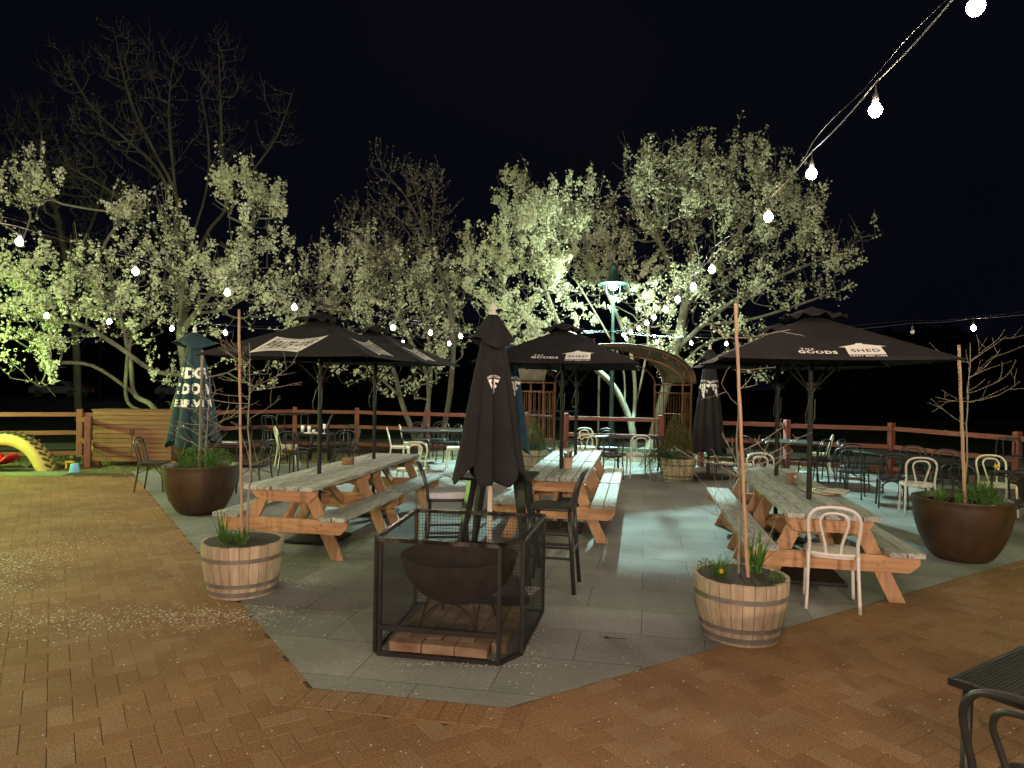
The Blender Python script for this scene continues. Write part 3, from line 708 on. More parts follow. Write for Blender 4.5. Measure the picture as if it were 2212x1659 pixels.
def make_stool(name, m, label):
    t = thing(name, label, 'bar stool'); H = .735; sb = MB(); pts = []
    for k in range(28):
        a = 2*PI*k/28; c, s = math.cos(a), math.sin(a); ex = .45
        pts.append((.195*abs(c)**ex*(1 if c > 0 else -1), .195*abs(s)**ex*(1 if s > 0 else -1)))
    sb.prism(pts, H-.03, H); bevel(obj('seat', sb, m, t, auto=30), .008)
    hb = MB(); half = [(.175,-.175,H-.02),(.175,-.195,H+.10),(.170,-.225,H+.20),(.14,-.262,H+.285)]
    hb.tube(smoothpts(half+[(.07,-.285,H+.31),(0,-.288,H+.315),(-.07,-.285,H+.31)]+[(-p[0],p[1],p[2]) for p in reversed(half)], 3), .0145, 8); obj('back_frame', hb, m, t, smooth=True)
    ih = MB(); half = [(.075,-.18,H-.02),(.078,-.20,H+.10),(.085,-.228,H+.20),(.07,-.258,H+.265)]
    ih.tube(smoothpts(half+[(0,-.275,H+.285)]+[(-p[0],p[1],p[2]) for p in reversed(half)], 3), .012, 8); obj('back_hoop', ih, m, t, smooth=True)
    for sx in (-1, 1):
        for sy in (-1, 1):
            l = MB(); l.tube([(sx*.165,sy*.165,H-.02),(sx*.178,sy*.18,H*.6),(sx*.205,sy*.215,0)], .019, 8); obj('leg', l, m, t, smooth=True)
    for z, w in ((.30,.195),(.42,.188)):
        for sx in (-1, 1):
            b = MB(); b.tube([(sx*w,-w-.008,z),(sx*w,w+.008,z)], .0115, 8); obj('stretcher', b, m, t)
    b = MB(); b.tube([(-.195,.20,.26),(.195,.20,.26)], .013, 8); obj('footrest', b, m, t)
    b = MB(); b.tube([(-.192,-.20,.36),(.192,-.20,.36)], .0115, 8); obj('stretcher', b, m, t)
    return t
CH_W = 'white chairs about the courtyard'; CH_B = 'black chairs about the courtyard'
white = make_chair('bentwood_chair', M['white_plastic'], 'white hoop-backed chair in front, at the end of the right picnic table', r=.0145)
white.location = (2.70,5.87,0); white.rotation_euler = (0,0,R(-20)); white['group'] = CH_W
cream = make_chair('bentwood_chair', M['cream_plastic'], 'cream chair left of the glasses table, by the far left fence', r=.0145)
cream.location = (-4.62,14.5,0); cream.rotation_euler = (0,0,R(-62)); cream['group'] = CH_W
black = make_chair('bentwood_chair', M['black_plastic'], 'lone black chair in profile left of the left round planter', True)
black.location = (-5.72,11.25,0); black.rotation_euler = (0,0,R(-84)); black['group'] = CH_B
def ch(src, x, y, deg, label): copy_tree(src, (x,y,0), R(deg), label, CH_B if src is black else CH_W)
ch(black,-4.12,13.3,-10,'black chair nearest the camera at the small table with glasses')
ch(black,-3.35,13.9,25,'black chair right of the small table with glasses')
ch(black,-3.55,15.1,165,'black chair behind the glasses table, facing the camera')
ch(black,-4.10,11.2,80,'black chair half hidden right of the left round planter')
ch(cream,-2.35,14.75,-80,'cream chair in profile, left one of the two by the long black table')
ch(cream,-2.22,15.6,-78,'cream chair in profile, right one of the two by the long black table')
ch(cream,-1.56,10.95,172,'cream chair facing the camera behind the far left picnic table')
ch(cream,-1.15,14.7,88,'cream chair facing left, its back hidden by the black closed umbrella')
ch(black,-2.15,16.6,190,'black chair behind the long black table, beside the tree trunks')
ch(black,-1.75,16.8,170,'black chair second behind the long black table, nearer the closed umbrella')
ch(black,-1.45,16.0,120,'black chair tucked at the right end of the long black table')
ch(cream,1.63,15.3,182,'cream chair farther back of the two white ones behind the middle table')
ch(cream,1.44,13.7,5,'cream chair seen from behind just past the middle picnic table')
ch(black,1.95,13.6,4,'black chair between the two white chairs in the middle')
ch(black,2.10,15.2,180,'black chair facing the camera beyond the trestle table')
ch(white,2.50,13.75,2,'white chair seen straight from behind, left of the conifer barrel')
ch(black,1.10,12.05,178,'black chair whose hoop just shows over the middle picnic table')
ch(black,.62,14.8,-70,'black chair beside the left conifer under the arbour')
ch(black,4.35,14.2,80,'black chair just right of the far black closed umbrella')
ch(black,4.80,13.8,-60,'black chair left of the far right square table, in front of the lawn')
ch(black,4.95,13.2,-30,'black chair at the near left corner of the far right square table')
ch(cream,6.42,14.6,60,'cream chair seen edge-on behind the right umbrella pole')
ch(black,5.78,13.4,40,'black chair just right of the right umbrella pole, inner of two')
ch(black,6.12,13.5,42,'black chair right of the right umbrella pole, outer of two')
ch(white,3.62,9.95,176,'white chair whose hoop shows behind the far end of the right picnic table')
ch(black,6.08,12.35,-38,'black chair at the long right-hand table, farther of the overlapping pair')
ch(black,5.66,11.65,-34,'black chair at the long right-hand table, nearer of the overlapping pair')
ch(black,5.86,10.75,-22,'black chair left of the white chair behind the right round planter')
ch(white,5.90,10.15,-18,'white chair just left of the stake of the right round planter')
ch(black,6.75,11.75,150,'black chair on the fence side of the long right-hand table, left one')
ch(black,6.95,11.15,150,'black chair on the fence side of the long right-hand table, right one')
ch(black,6.02,9.35,-40,'black chair half hidden behind the stake of the right round planter')
ch(cream,7.10,10.2,165,'cream chair facing the camera above the yellow daffodil')
ch(black,6.30,8.55,-30,'black chair right of the right round planter at the picture edge')
ch(black,7.25,9.2,120,'black chair at the picture edge behind the far right small table')
ch(black,1.82,2.29,-57,'black chair in the near right corner tucked under the mesh table')
stool = make_stool('bar_stool', M['grey_plastic'], 'black bar stool right of the fire pit cage, facing left')
stool.location = (.39,6.24,0); stool.rotation_euler = (0,0,R(78)); stool['group'] = 'black bar stools'
def st(x, y, deg, label): copy_tree(stool, (x,y,0), R(deg), label, 'black bar stools')
st(-.60,6.62,-82,'black bar stool left of the closed black umbrella, facing right')
st(-5.75,15.9,-60,'black bar stool left of the round bar table at the left fence')
st(-4.35,15.9,100,'black bar stool right of the round bar table at the left fence')
st(-5.15,15.2,-10,'black bar stool before the round bar table at the left fence')
st(8.35,11.7,-40,'black bar stool at the right edge against the fence corner')
st(8.6,10.9,-60,'black bar stool at the right edge nearer than the other')

# ------------------------------------------------------------------ cafe tables
def cafe_table(label, loc, rz, w, l, h=.75, style='square', name='cafe_table'):
    t = thing(name, label, 'table', loc, rz); mb = MB()
    if style == 'round': mb.lathe([(.0,h-.03),(w/2-.01,h-.03),(w/2,h-.02),(w/2,h-.005),(w/2-.01,h),(0,h)], 28)
    else: mb.box((0,0,h-.012), (w,l,.024))
    o = obj('tabletop', mb, M['table_black'], t, auto=30); bevel(o, .005)
    if style == 'trestle':
        for e in (-1, 1):
            for s in (-1, 1):
                b = MB(); b.beam((s*.26,e*(l/2-.15),h-.03), (-s*.30,e*(l/2-.15)+s*.03,0), .05, .03, (0,1,0)); obj('leg', b, M['black_metal'], t)
    elif style == 'bar':
        for sx in (-1, 1):
            for sy in (-1, 1):
                b = MB(); n = 4; p0 = Vector((sx*w*.32, sy*l*.32, h-.03)); p1 = Vector((sx*w*.52, sy*l*.52, 0))
                b.tube([p0, p1], [.05,.026], 4); obj('leg', b, M['grey_plastic'], t)
    else:
        for sx in (-1, 1):
            for sy in (-1, 1):
                b = MB(); k = .36 if style == 'round' else .46
                b.tube([(sx*w*k, sy*l*k, h-.02), (sx*(w*k+.01), sy*(l*k+.01), 0)], .014, 8); obj('leg', b, M['black_metal'], t)
        if style == 'square':
            b = MB()
            for s in (-1, 1): b.tube([(s*w*.46,-l*.46,h-.05),(s*w*.46,l*.46,h-.05)], .010, 6); b.tube([(-w*.46,s*l*.46,h-.05),(w*.46,s*l*.46,h-.05)], .010, 6)
            obj('frame_rail', b, M['black_metal'], t)
    return t
cafe_table('small black table with glasses and napkins near the left fence', (-3.98,14.15,0), R(10), .75, .75)
cafe_table('long black table left of the black closed umbrella', (-1.70,15.45,0), R(-80), .75, 1.5)
cafe_table('round black bar table against the far left fence', (-5.0,16.0,0), 0, .75, .75, 1.05, 'round')
cafe_table('small black table behind the left round planter', (-4.75,11.6,0), R(0), .7, .7)
cafe_table('black trestle table behind the white chairs in the middle', (2.45,14.55,0), R(92), .70, 1.6, .74, 'trestle')
cafe_table('square black table at the far right before the lawn', (5.55,13.95,0), R(-15), .95, 1.1)
cafe_table('long black table on the right between two rows of chairs', (6.38,11.35,0), R(12), .75, 1.9)
cafe_table('small black table at the right picture edge behind the planter', (6.85,9.05,0), R(20), .80, .80)
cafe_table('tall black bar table with splayed legs behind the closed black umbrella', (-.10,6.58,0), TROT, .66, .66, .95, 'bar')
# foreground mesh table
def mesh_table():
    t = thing('mesh_table', 'black woven mesh table cut off in the near right corner', 'table', (2.23,2.43,0), R(33.5))
    w = .90; h = .74; b = MB()
    for s in (-1, 1): b.box((s*(w/2-.012),0,h), (.024,w,.030)); b.box((0,s*(w/2-.012),h-.002), (w-.048,.024,.026))
    bevel(obj('rim', b, M['black_metal'], t), .005)
    g = MB(); n = 62
    for k in range(n):
        x = -w/2+.024+(w-.048)*(k+.5)/n
        g.box((x,0,h+.004+(.0012 if k % 2 else 0)), (.0090,w-.048,.0022)); g.box((0,x,h+.0065+(.001 if k % 2 else 0)), (w-.048,.0090,.0022))
    obj('woven_top', g, M['table_black'], t)
    for sx in (-1, 1):
        for sy in (-1, 1): l = MB(); l.tube([(sx*.40,sy*.40,h-.01),(sx*.41,sy*.41,0)], .018, 10); obj('leg', l, M['black_metal'], t, smooth=True)
mesh_table()

# ------------------------------------------------------------------ things on the tables
def box_holder(label, p, rz, w=.11, h=.085, d=.09):
    t = thing('condiment_box', label, 'wooden box', p, rz, 'small timber boxes on the picnic tables'); b = MB()
    for s in (-1, 1): b.box((s*(w/2-.004),0,h/2), (.008,d,h)); b.box((0,s*(d/2-.004),h/2), (w-.017,.008,h-.006))
    b.box((0,0,.004), (w-.018,d-.018,.006)); obj('panel', b, M['ply'], t)
    c = MB(); c.lathe([(.014,-.002),(.014,.002)], 12); k = obj('brass_stud', c, M['steel'], t); k.location = (w*.28,-d/2-.003,h*.72); k.rotation_euler = (PI/2,0,0)
box_holder('small wooden box standing on the left picnic table', gnd(752,1003,.752), TROT, .125,.09)
box_holder('small numbered wooden box standing on the right picnic table', gnd(1710,1042,.752), TROT, .10,.10)
def pot():
    t = thing('cutlery_pot', 'blush pot of cutlery and napkins on the middle picnic table', 'cutlery pot', gnd(1226,1012,.752), 0)
    b = MB(); b.lathe([(.0,.0),(.052,.0),(.066,.125),(.072,.135),(.070,.142),(.062,.138),(.050,.02),(0,.02)], 24); obj('pot', b, M['pink_pot'], t, auto=40)
    rnd = random.Random(2)
    for k in range(9):
        c = MB(); a = rnd.uniform(0,6.28); c.tube([(.02*math.cos(a),.02*math.sin(a),.03),(.05*math.cos(a),.05*math.sin(a),.18+rnd.uniform(0,.04))], [.004,.009], 6); obj('cutlery', c, M['steel'] if k % 2 else M['black_plastic'], t)
    n = MB(); n.box((.02,.02,.17), (.055,.03,.15), (.1,.15,.3)); bevel(obj('napkin', n, M['paper'], t), .006)
pot()
for (x, y, z, r, lb) in ((1775,1064,.753,20,'clipboard menu lying flat beside the right umbrella pole'), (1806,1062,.772,-35,'clipboard menu lying askew over the other on the right table')):
    t = thing('clipboard', lb, 'clipboard', gnd(x, y, z), R(r)); b = MB(); b.box((0,0,.003), (.23,.32,.006)); obj('board', b, M['ply'], t)
    b = MB(); b.box((0,-.01,.008), (.21,.295,.004)); obj('sheet', b, M['paper'], t); b = MB(); b.box((0,.145,.014), (.09,.03,.012)); bevel(obj('clip', b, M['steel'], t), .004)
def glass(label, p, wine=False):
    b = MB()
    if wine: b.lathe([(.032,0),(.030,.004),(.005,.008),(.0045,.08),(.02,.095),(.032,.13),(.027,.19),(.026,.19),(.030,.13),(.0,.10)], 14)
    else: b.lathe([(.030,0),(.036,.13),(.034,.13),(.028,.012),(0,.012)], 14)
    o = obj('wine_glass' if wine else 'tumbler', b, M['glass'], None, True); o.location = p; tag(o, label, 'glass')
zt = .752
glass('tall stemmed glass on the right side of the small left table', (-3.74,14.0,zt), True)
glass('clear tumbler on the back left of the small left table', (-4.28,14.35,zt))
glass('clear tumbler nearest the cream chair on the small left table', (-4.12,14.25,zt))
for x, y, a, lb in ((-4.05,13.95,20,'crumpled white napkin left of the cup on the small left table'), (-3.85,13.95,60,'flat white napkin right of the cup on the small left table')):
    b = MB(); b.box((0,0,.006), (.16,.11,.010), (.03,.05,0)); b.box((.01,.01,.016), (.10,.07,.010), (.1,-.05,.5)); o = obj('paper_napkin', b, M['paper']); o.location = (x,y,zt); o.rotation_euler = (0,0,R(a)); tag(o, lb, 'napkin')
b = MB(); b.lathe([(.022,0),(.036,.06),(.033,.06),(.02,.008),(0,.008)], 14); o = obj('small_cup', b, M['paper'], None, True); o.location = (-3.98,14.1,zt); tag(o, 'small white cup in the middle of the glasses table', 'cup')
b = MB(); b.box((0,0,.008), (.26,.20,.008), (0,.02,.2)); o = obj('menu_sheet', b, M['paper']); o.location = (-4.68,11.6,zt); tag(o, 'white menu sheet lying on the table behind the left planter', 'menu')
b = MB(); b.box((0,0,.006), (.10,.05,.012)); o = obj('menu_card', b, M['paper']); o.location = (5.6,13.9,zt); tag(o, 'small pale card on the far right square table', 'card')
b = MB(); b.box((0,0,.006), (.10,.05,.012)); o = obj('menu_card', b, M['yellow']); o.location = (-1.5,15.4,zt); tag(o, 'small yellow card on the long black table left of centre', 'card')

# ------------------------------------------------------------------ fire pit cage
def fire_pit():
    z = .765; PTS = [Vector((-.885,4.66,0)), Vector((-.845,4.60,0)), Vector((-.06,4.46,0)), Vector((.09,4.64,0)), Vector((.272,5.52,0)), Vector((-.755,5.66,0))]
    t = thing('fire_pit_cage', 'black steel cage with fine mesh sides around the fire bowl', 'fire guard', (0,0,0))
    up = Vector((0,0,1))
    for i in (0, 1, 2, 3, 4, 5): b = MB(); b.box(PTS[i]+up*z/2, (.024,.024,z), (0,0,R(-10))); obj('post', b, M['black_metal'], t)
    b = MB()
    for i in range(6): b.beam(PTS[i]+up*z, PTS[(i+1) % 6]+up*z, .028, .026)
    obj('top_rail', b, M['worn_rail'], t)
    b = MB()
    for i in range(6): b.beam(PTS[i]+up*.016, PTS[(i+1) % 6]+up*.016, .024, .026)
    b.beam(PTS[1]+up*.19, PTS[2]+up*.19, .028, .036); obj('lower_rail', b, M['black_metal'], t)
    def wires(p0, p1, z0, z1, sp, w, name):
        d = (p1-p0); L = d.length; d.normalize(); nrm = d.cross(up); b = MB()
        n = int(L/sp)
        for k in range(1, n): q = p0+d*(L*k/n); b.add([q-d*w/2+up*z0, q+d*w/2+up*z0, q+d*w/2+up*z1, q-d*w/2+up*z1], [(0,1,2,3)])
        m = int((z1-z0)/sp)
        for k in range(1, m):
            zz = z0+(z1-z0)*k/m; b.add([p0+up*(zz-w/2)+nrm*.0012, p1+up*(zz-w/2)+nrm*.0012, p1+up*(zz+w/2)+nrm*.0012, p0+up*(zz+w/2)+nrm*.0012], [(0,1,2,3)])
        obj(name, b, M['mesh_black'], t)
    wires(PTS[1], PTS[2], .205, z-.01, .0060, .0013, 'mesh_panel'); wires(PTS[0], PTS[5], .03, z-.01, .0060, .0020, 'mesh_panel')
    wires(PTS[2], PTS[3], .03, z-.01, .0060, .0014, 'mesh_panel'); wires(PTS[3], PTS[4], .03, z-.01, .0060, .0026, 'mesh_panel')
    wires(PTS[5], PTS[4], .03, z-.01, .0245, .0026, 'grid_panel')
    b = MB()
    for q, zz in ((PTS[1],.16),(PTS[1],.05),(PTS[2],.15),(PTS[2],.04)): b.ball((q.x+(.03 if q is PTS[1] else -.03), q.y-.014, zz), .006, 8, 5)
    obj('rivet', b, M['steel'], t)
    # hearth: brick slab
    hb = MB(); rnd = random.Random(5); e1 = Vector((math.cos(R(-10)), math.sin(R(-10)), 0)); e2 = Vector((-e1.y, e1.x, 0)); o0 = Vector((-.80,4.66,0))
    for j in range(8):
        L_ = .232 if j == 0 else .116
        for i in range(4 if j == 0 else 8):
            jit = rnd.uniform(-.004,.004); y = .058 if j == 0 else .116*j+.06
            c = o0+e1*((i+.5)*L_*.97+jit)+e2*(y)
            if not all(inside((c.x+ox, c.y+oy), PTS) for ox, oy in ((.10,0),(-.10,0),(0,.05),(0,-.05))) and not (j == 0 and i < 3): continue
            if j > 0 or i < 3: hb.box(c+up*(.036 if j else .038), (L_*.97-.006, .110, .065), Euler((rnd.uniform(-.015,.015), rnd.uniform(-.015,.015), R(-10)+rnd.uniform(-.03,.03))).to_matrix(), tint=rnd.random())
    h = bevel(obj('brick_hearth', hb, M['firebrick']), .006); tag(h, 'low bed of old bricks under the fire bowl inside the cage', 'brick hearth')
    # bowl and stand
    c = Vector((-.36,5.06,0)); t2 = thing('fire_bowl', 'rusty black hemispherical fire bowl on curved iron legs', 'fire bowl', c)
    pr = []; RR = .41
    for k in range(15): a = -PI/2+PI/2*k/14; pr.append((RR*math.cos(a)+.0001, .56+.34*math.sin(a)))
    pr += [(RR+.012,.562),(RR+.012,.568),(RR-.008,.566)]
    for k in range(13, -1, -1): a = -PI/2+PI/2*k/14; pr.append(((RR-.012)*math.cos(a)+.0001, .562+.325*math.sin(a)))
    b = MB(); b.lathe(pr, 48); obj('bowl', b, M['rust_bowl'], t2, auto=50)
    b = MB()
    ring = [(.18*math.cos(a*PI/12), .18*math.sin(a*PI/12), .275) for a in range(25)]; b.tube(ring, .007, 6, False)
    for k in range(4):
        a = k*PI/2+.5; a2 = a+PI/2; P0 = (.30*math.cos(a), .30*math.sin(a), .075); P3 = (.30*math.cos(a2), .30*math.sin(a2), .075); md = a+PI/4
        b.tube([tuple(Vector(P0).lerp(Vector(P3), .5-.5*math.cos(PI*q/16))*(1-.12*math.sin(PI*q/16))+Vector((0,0,.20*math.sin(PI*q/16)))) for q in range(17)], .008, 6)
        b.tube([(.30*math.cos(a)*1.02, .30*math.sin(a)*1.02, .072), (.22*math.cos(a), .22*math.sin(a), .36)], .006, 6)
    obj('stand', b, M['rust_bowl'], t2, smooth=True)
    b = MB(); b.tube(smoothpts([(-.745,5.62,.10),(-.75,5.60,.70),(-.752,5.60,.84)], 3), .005, 6)
    b.tube([(-.752+.016*math.cos(a*.6), 5.60, .856+.018*math.sin(a*.6)) for a in range(11)], .004, 6); o = obj('fire_poker', b, M['rust']); tag(o, 'thin iron poker leaning in the back left corner of the cage', 'poker')
    b = MB(); b.box((0,0,.006), (.21,.30,.010), (0,0,0)); o = obj('menu_folder', b, M['paper']); o.location = (.11,5.98,.0); o.rotation_euler = (R(4),0,R(-28)); o.location.z = .02; tag(o, 'pale folder lying on the paving behind the fire pit cage', 'folder')
fire_pit()

# ------------------------------------------------------------------ planters
def chips(t, rad, z, seed, n=260):
    rnd = random.Random(seed); b = MB()
    for k in range(n):
        a = rnd.uniform(0, 6.28); q = rad*math.sqrt(rnd.random()); b.box((q*math.cos(a), q*math.sin(a), z+rnd.uniform(0,.016)), (rnd.uniform(.010,.034), rnd.uniform(.005,.014), rnd.uniform(.002,.006)), (rnd.gauss(0,.5), rnd.gauss(0,.5), rnd.uniform(0,3.1)), tint=rnd.random())
    o = obj('bark_chips', b, M['chip'], t); o['kind'] = 'stuff'
def barrel(label, loc, rz, seed):
    t = thing('half_barrel', label, 'barrel planter', loc, rz, 'oak half barrels'); rnd = random.Random(seed); H = .44; n = 26
    def rr(z): return .262+.072*math.sin(min(1, z/H*.98+.02)*PI*.5)
    b = MB()
    for k in range(n):
        a0 = 2*PI*(k+.02)/n; a1 = 2*PI*(k+.98)/n; tt = rnd.random(); vs = []; zt_ = H+rnd.uniform(-.003,.003)
        for j in range(9):
            z = zt_*j/8
            for a in (a0, (a0+a1)/2, a1): r = rr(z)*(1.003 if a == (a0+a1)/2 else 1); vs.append((r*math.cos(a), r*math.sin(a), z))
        o = len(vs); r = rr(H)-.026
        for a in (a0, (a0+a1)/2, a1): vs.append((r*math.cos(a), r*math.sin(a), zt_))
        for a in (a0, (a0+a1)/2, a1): vs.append((r*math.cos(a), r*math.sin(a), H*.7))
        fs = []
        for j in range(10):
            for i in range(2): fs.append((j*3+i, j*3+i+1, j*3+i+4, j*3+i+3))
        b.add(vs, fs, tt)
    obj('staves', b, M['stave'], t, auto=40)
    b = MB(); b.lathe([(rr(H)-.030,H-.004),(rr(H)-.031,H*.62),(.0001,H*.62)], 40); obj('lining', b, M['stave_dark'], t)
    for z, w in ((.305,.036),(.095,.034),(.02,.040)):
        b = MB(); b.lathe([(rr(z)+.0005,z),(rr(z)+.0045,z+.001),(rr(z+w)+.0045,z+w-.001),(rr(z+w)+.0005,z+w)], 52)
        a = rnd.uniform(3.6,5.6)
        for k in (-1, 1): b.ball(((rr(z)+.006)*math.cos(a+k*.03), (rr(z)+.006)*math.sin(a+k*.03), z+w/2), .006, 6, 4)
        obj('hoop', b, M['hoop'], t, auto=40)
    b = MB(); m = 20; vs = []
    for j in range(m+1):
        for i in range(m+1):
            x = -1+2*i/m; y = -1+2*j/m; q = math.sqrt(max(1e-9, x*x+y*y)); k = max(abs(x), abs(y))/q if q > 1e-4 else 1
            X, Y = x*k*(rr(H)-.032), y*k*(rr(H)-.032); vs.append((X, Y, H-.055+.018*noise.noise(Vector((X*9+seed, Y*9, 0)))+.012*noise.noise(Vector((X*30, Y*30, seed)))))
    b.add(vs, [(j*(m+1)+i, j*(m+1)+i+1, (j+1)*(m+1)+i+1, (j+1)*(m+1)+i) for j in range(m) for i in range(m)]); obj('soil', b, M['soil'], t); chips(t, rr(H)-.05, H-.05, seed)
    return t
BL = (-2.27,5.96,0); BR = (1.69,5.10,0); BM = (3.19,13.35,0); BN = (.42,14.6,0)
barrel('oak half barrel left front at the corner of the brick paving', BL, .4, 1)
barrel('oak half barrel right front with strappy leaves, biggest barrel in view', BR, 1.3, 2)
barrel('oak half barrel with conifer, beside the far closed umbrella', BM, .2, 3)
barrel('oak half barrel with conifer mostly hidden behind the middle picnic table', BN, .9, 4)
def bowl(label, loc, seed):
    t = thing('round_planter', label, 'planter', loc, seed, 'round brown planters'); b = MB(); H = .655; RO = .475
    pr = [(.22,.0),(.245,.004)]
    for k in range(1, 15): u = k/14; pr.append((.25+(RO-.25)*math.sin(u*PI/2)**.80, H*.96*u**1.12))
    pr += [(RO+.006,H-.012),(RO+.004,H),(RO-.026,H),(RO-.034,H-.012),(RO-.05,H-.12)]
    b.lathe(pr, 64); obj('bowl', b, M['planter'], t, auto=50)
    b = MB(); m = 22; vs = []
    for j in range(m+1):
        for i in range(m+1):
            x = -1+2*i/m; y = -1+2*j/m; q = math.sqrt(max(1e-9, x*x+y*y)); k = max(abs(x), abs(y))/q if q > 1e-4 else 1
            X, Y = x*k*(RO-.036), y*k*(RO-.036); vs.append((X, Y, H-.07+.025*noise.noise(Vector((X*8+seed, Y*8, 0)))+.012*noise.noise(Vector((X*30, Y*30, seed)))))
    b.add(vs, [(j*(m+1)+i, j*(m+1)+i+1, (j+1)*(m+1)+i+1, (j+1)*(m+1)+i) for j in range(m) for i in range(m)]); obj('soil', b, M['soil'], t); chips(t, RO-.06, H-.065, seed, 380)
PL = (-4.17,9.42,0); PR = (4.86,7.52,0)
bowl('big round brown planter on the left before the teal closed umbrella', PL, 1.0)
bowl('big round brown planter on the right, daffodil growing in it', PR, 2.0)

# plants -----------------------------------------------------------
def blades(label, p, n, L, spread, seed, wid=.006, m='blade', name='strappy_plant', cat='plant', up=.9):
    rnd = random.Random(seed); b = MB()
    for k in range(n):
        a = rnd.uniform(0, 6.28); l = L*rnd.uniform(.55,1.1); s = spread*rnd.uniform(.15,1); x0, y0 = rnd.gauss(0,.012), rnd.gauss(0,.012); vs = []
        w0 = wid*rnd.uniform(.7,1.2); px_, py_ = -math.sin(a), math.cos(a); m_ = 6
        for i in range(m_+1):
            u = i/m_; r = s*l*u**1.6*1.2; z = l*(u*up-.35*s*u**2.6); w = w0*(1-u**2.2)+.0006
            x = x0+r*math.cos(a); y = y0+r*math.sin(a); vs += [(x+px_*w, y+py_*w, z), (x-px_*w, y-py_*w, z)]
        b.add(vs, [(2*i, 2*i+1, 2*i+3, 2*i+2) for i in range(m_)])
    o = obj(name, b, M[m]); o.location = p; return tag(o, label, cat)
def herb(label, p, n, rad, h, seed, m='herb', leaf=.012, name='leafy_plant', cone=False):
    rnd = random.Random(seed); V = []; F = []
    for k in range(n):
        while True:
            q = Vector((rnd.uniform(-1,1), rnd.uniform(-1,1), rnd.uniform(0,1)))
            lim = (1-q.z)**.55 if cone else math.sqrt(max(0, 1-q.z*q.z*.8))
            lim *= 1+.22*noise.noise(Vector((q.x*2.2+seed, q.y*2.2, q.z*3)))
            rr_ = math.hypot(q.x, q.y)
            if rr_ < lim and (rr_ > lim*.55 or rnd.random() < .25): break
        c = Vector((q.x*rad, q.y*rad, q.z*h)); d = Vector((q.x, q.y, .5+rnd.random())).normalized(); d = (d+Vector((rnd.gauss(0,.45), rnd.gauss(0,.45), rnd.gauss(0,.45)))).normalized()
        s = d.orthogonal().normalized(); s = (Matrix.Rotation(rnd.uniform(0,6.28), 3, d)@s); l = leaf*rnd.uniform(.7,1.5); o = len(V)
        V += [c-s*l*.35, c+d*l-s*l*.25, c+d*l*2, c+d*l+s*l*.35]; F.append((o,o+1,o+2,o+3))
    me = mesh_from(name, [tuple(v) for v in V], np.array(F), M[m]); o = bpy.data.objects.new(name, me); COL.objects.link(o); o.location = p; return o
sz = .385
blades('tuft of grass-like leaves left of the stake in the left barrel', (BL[0]-.10,BL[1]-.10,sz), 60, .22, .75, 1)
blades('tall strappy leaves at the left rim of the left barrel', (BL[0]-.17,BL[1]-.02,sz), 16, .36, .35, 2, .007)
blades('splayed strappy leaves right of the stake in the left barrel', (BL[0]+.05,BL[1]-.16,sz), 34, .26, .8, 3, .007)
blades('low grassy tuft behind the stake in the left barrel', (BL[0]-.02,BL[1]+.06,sz), 60, .20, .7, 4, .004)
blades('big upright strappy leaves right of the stake in the right barrel', (BR[0]+.13,BR[1]+.05,sz), 24, .42, .55, 5, .011)
blades('dense grassy tuft left of the stake in the right barrel', (BR[0]-.17,BR[1]-.06,sz), 110, .24, .65, 6, .004)
o = herb('x', (BR[0]-.22,BR[1]+.05,sz), 260, .09, .14, 7); tag(o, 'leafy herb at the left rim of the right barrel', 'plant')
o = herb('x', (BR[0]+.20,BR[1]-.14,sz), 160, .06, .12, 8); tag(o, 'small leafy herb at the right rim of the right barrel', 'plant')
pz = .585
blades('upright strappy leaves left of the stake in the left round planter', (PL[0]-.22,PL[1]-.10,pz), 22, .46, .45, 9, .008)
blades('loose grassy tuft right of the stake in the left round planter', (PL[0]+.18,PL[1]-.12,pz), 46, .34, .6, 10, .005)
o = herb('x', (PL[0]-.05,PL[1]+.05,pz), 1300, .24, .30, 11, leaf=.016); tag(o, 'bushy green herb behind the stake in the left round planter', 'plant')
o = herb('x', (PL[0]+.22,PL[1]+.08,pz), 700, .18, .26, 12, leaf=.015); tag(o, 'bushy green herb at the right of the left round planter', 'plant')
blades('grassy tuft at the left of the right round planter', (PR[0]-.26,PR[1]-.05,pz), 40, .26, .75, 13, .005)
blades('small tuft just left of the stake in the right round planter', (PR[0]-.10,PR[1]-.1,pz), 30, .2, .7, 14, .005)
blades('tall daffodil leaves right of the stake in the right round planter', (PR[0]+.16,PR[1]-.10,pz), 46, .42, .45, 15, .006)
o = herb('x', (PR[0]+.16,PR[1]-.02,pz), 900, .24, .20, 16, leaf=.017); tag(o, 'low leafy herb around the daffodil in the right round planter', 'plant')
def daffodil(label, p, h):
    t = thing('daffodil', label, 'flower', p); b = MB(); b.tube(smoothpts([(0,0,0),(.02,0,h*.6),(.03,-.01,h)], 3), .003, 5); obj('stem', b, M['blade'], t)
    b = MB()
    for k in range(6):
        a = k*PI/3; b.add([(.03,-.015,h), (.03+.018*math.cos(a-.4),-.02,h+.018*math.sin(a-.4)), (.03+.042*math.cos(a),-.024,h+.042*math.sin(a)), (.03+.018*math.cos(a+.4),-.02,h+.018*math.sin(a+.4))], [(0,1,2,3)])
    obj('petals', b, M['toy_yellow'], t); b = MB(); b.tube([(.03,-.015,h),(.03,-.05,h-.004)], [.008,.016], 10, False); obj('trumpet', b, M['toy_yellow'], t); return t
daffodil('yellow daffodil in bloom in the right round planter', (PR[0]+.26,PR[1]-.08,pz), .42)
daffodil('small yellow flower low at the left rim of the right barrel', (BR[0]-.20,BR[1]-.12,sz), .20).scale = (.55,.55,.55)
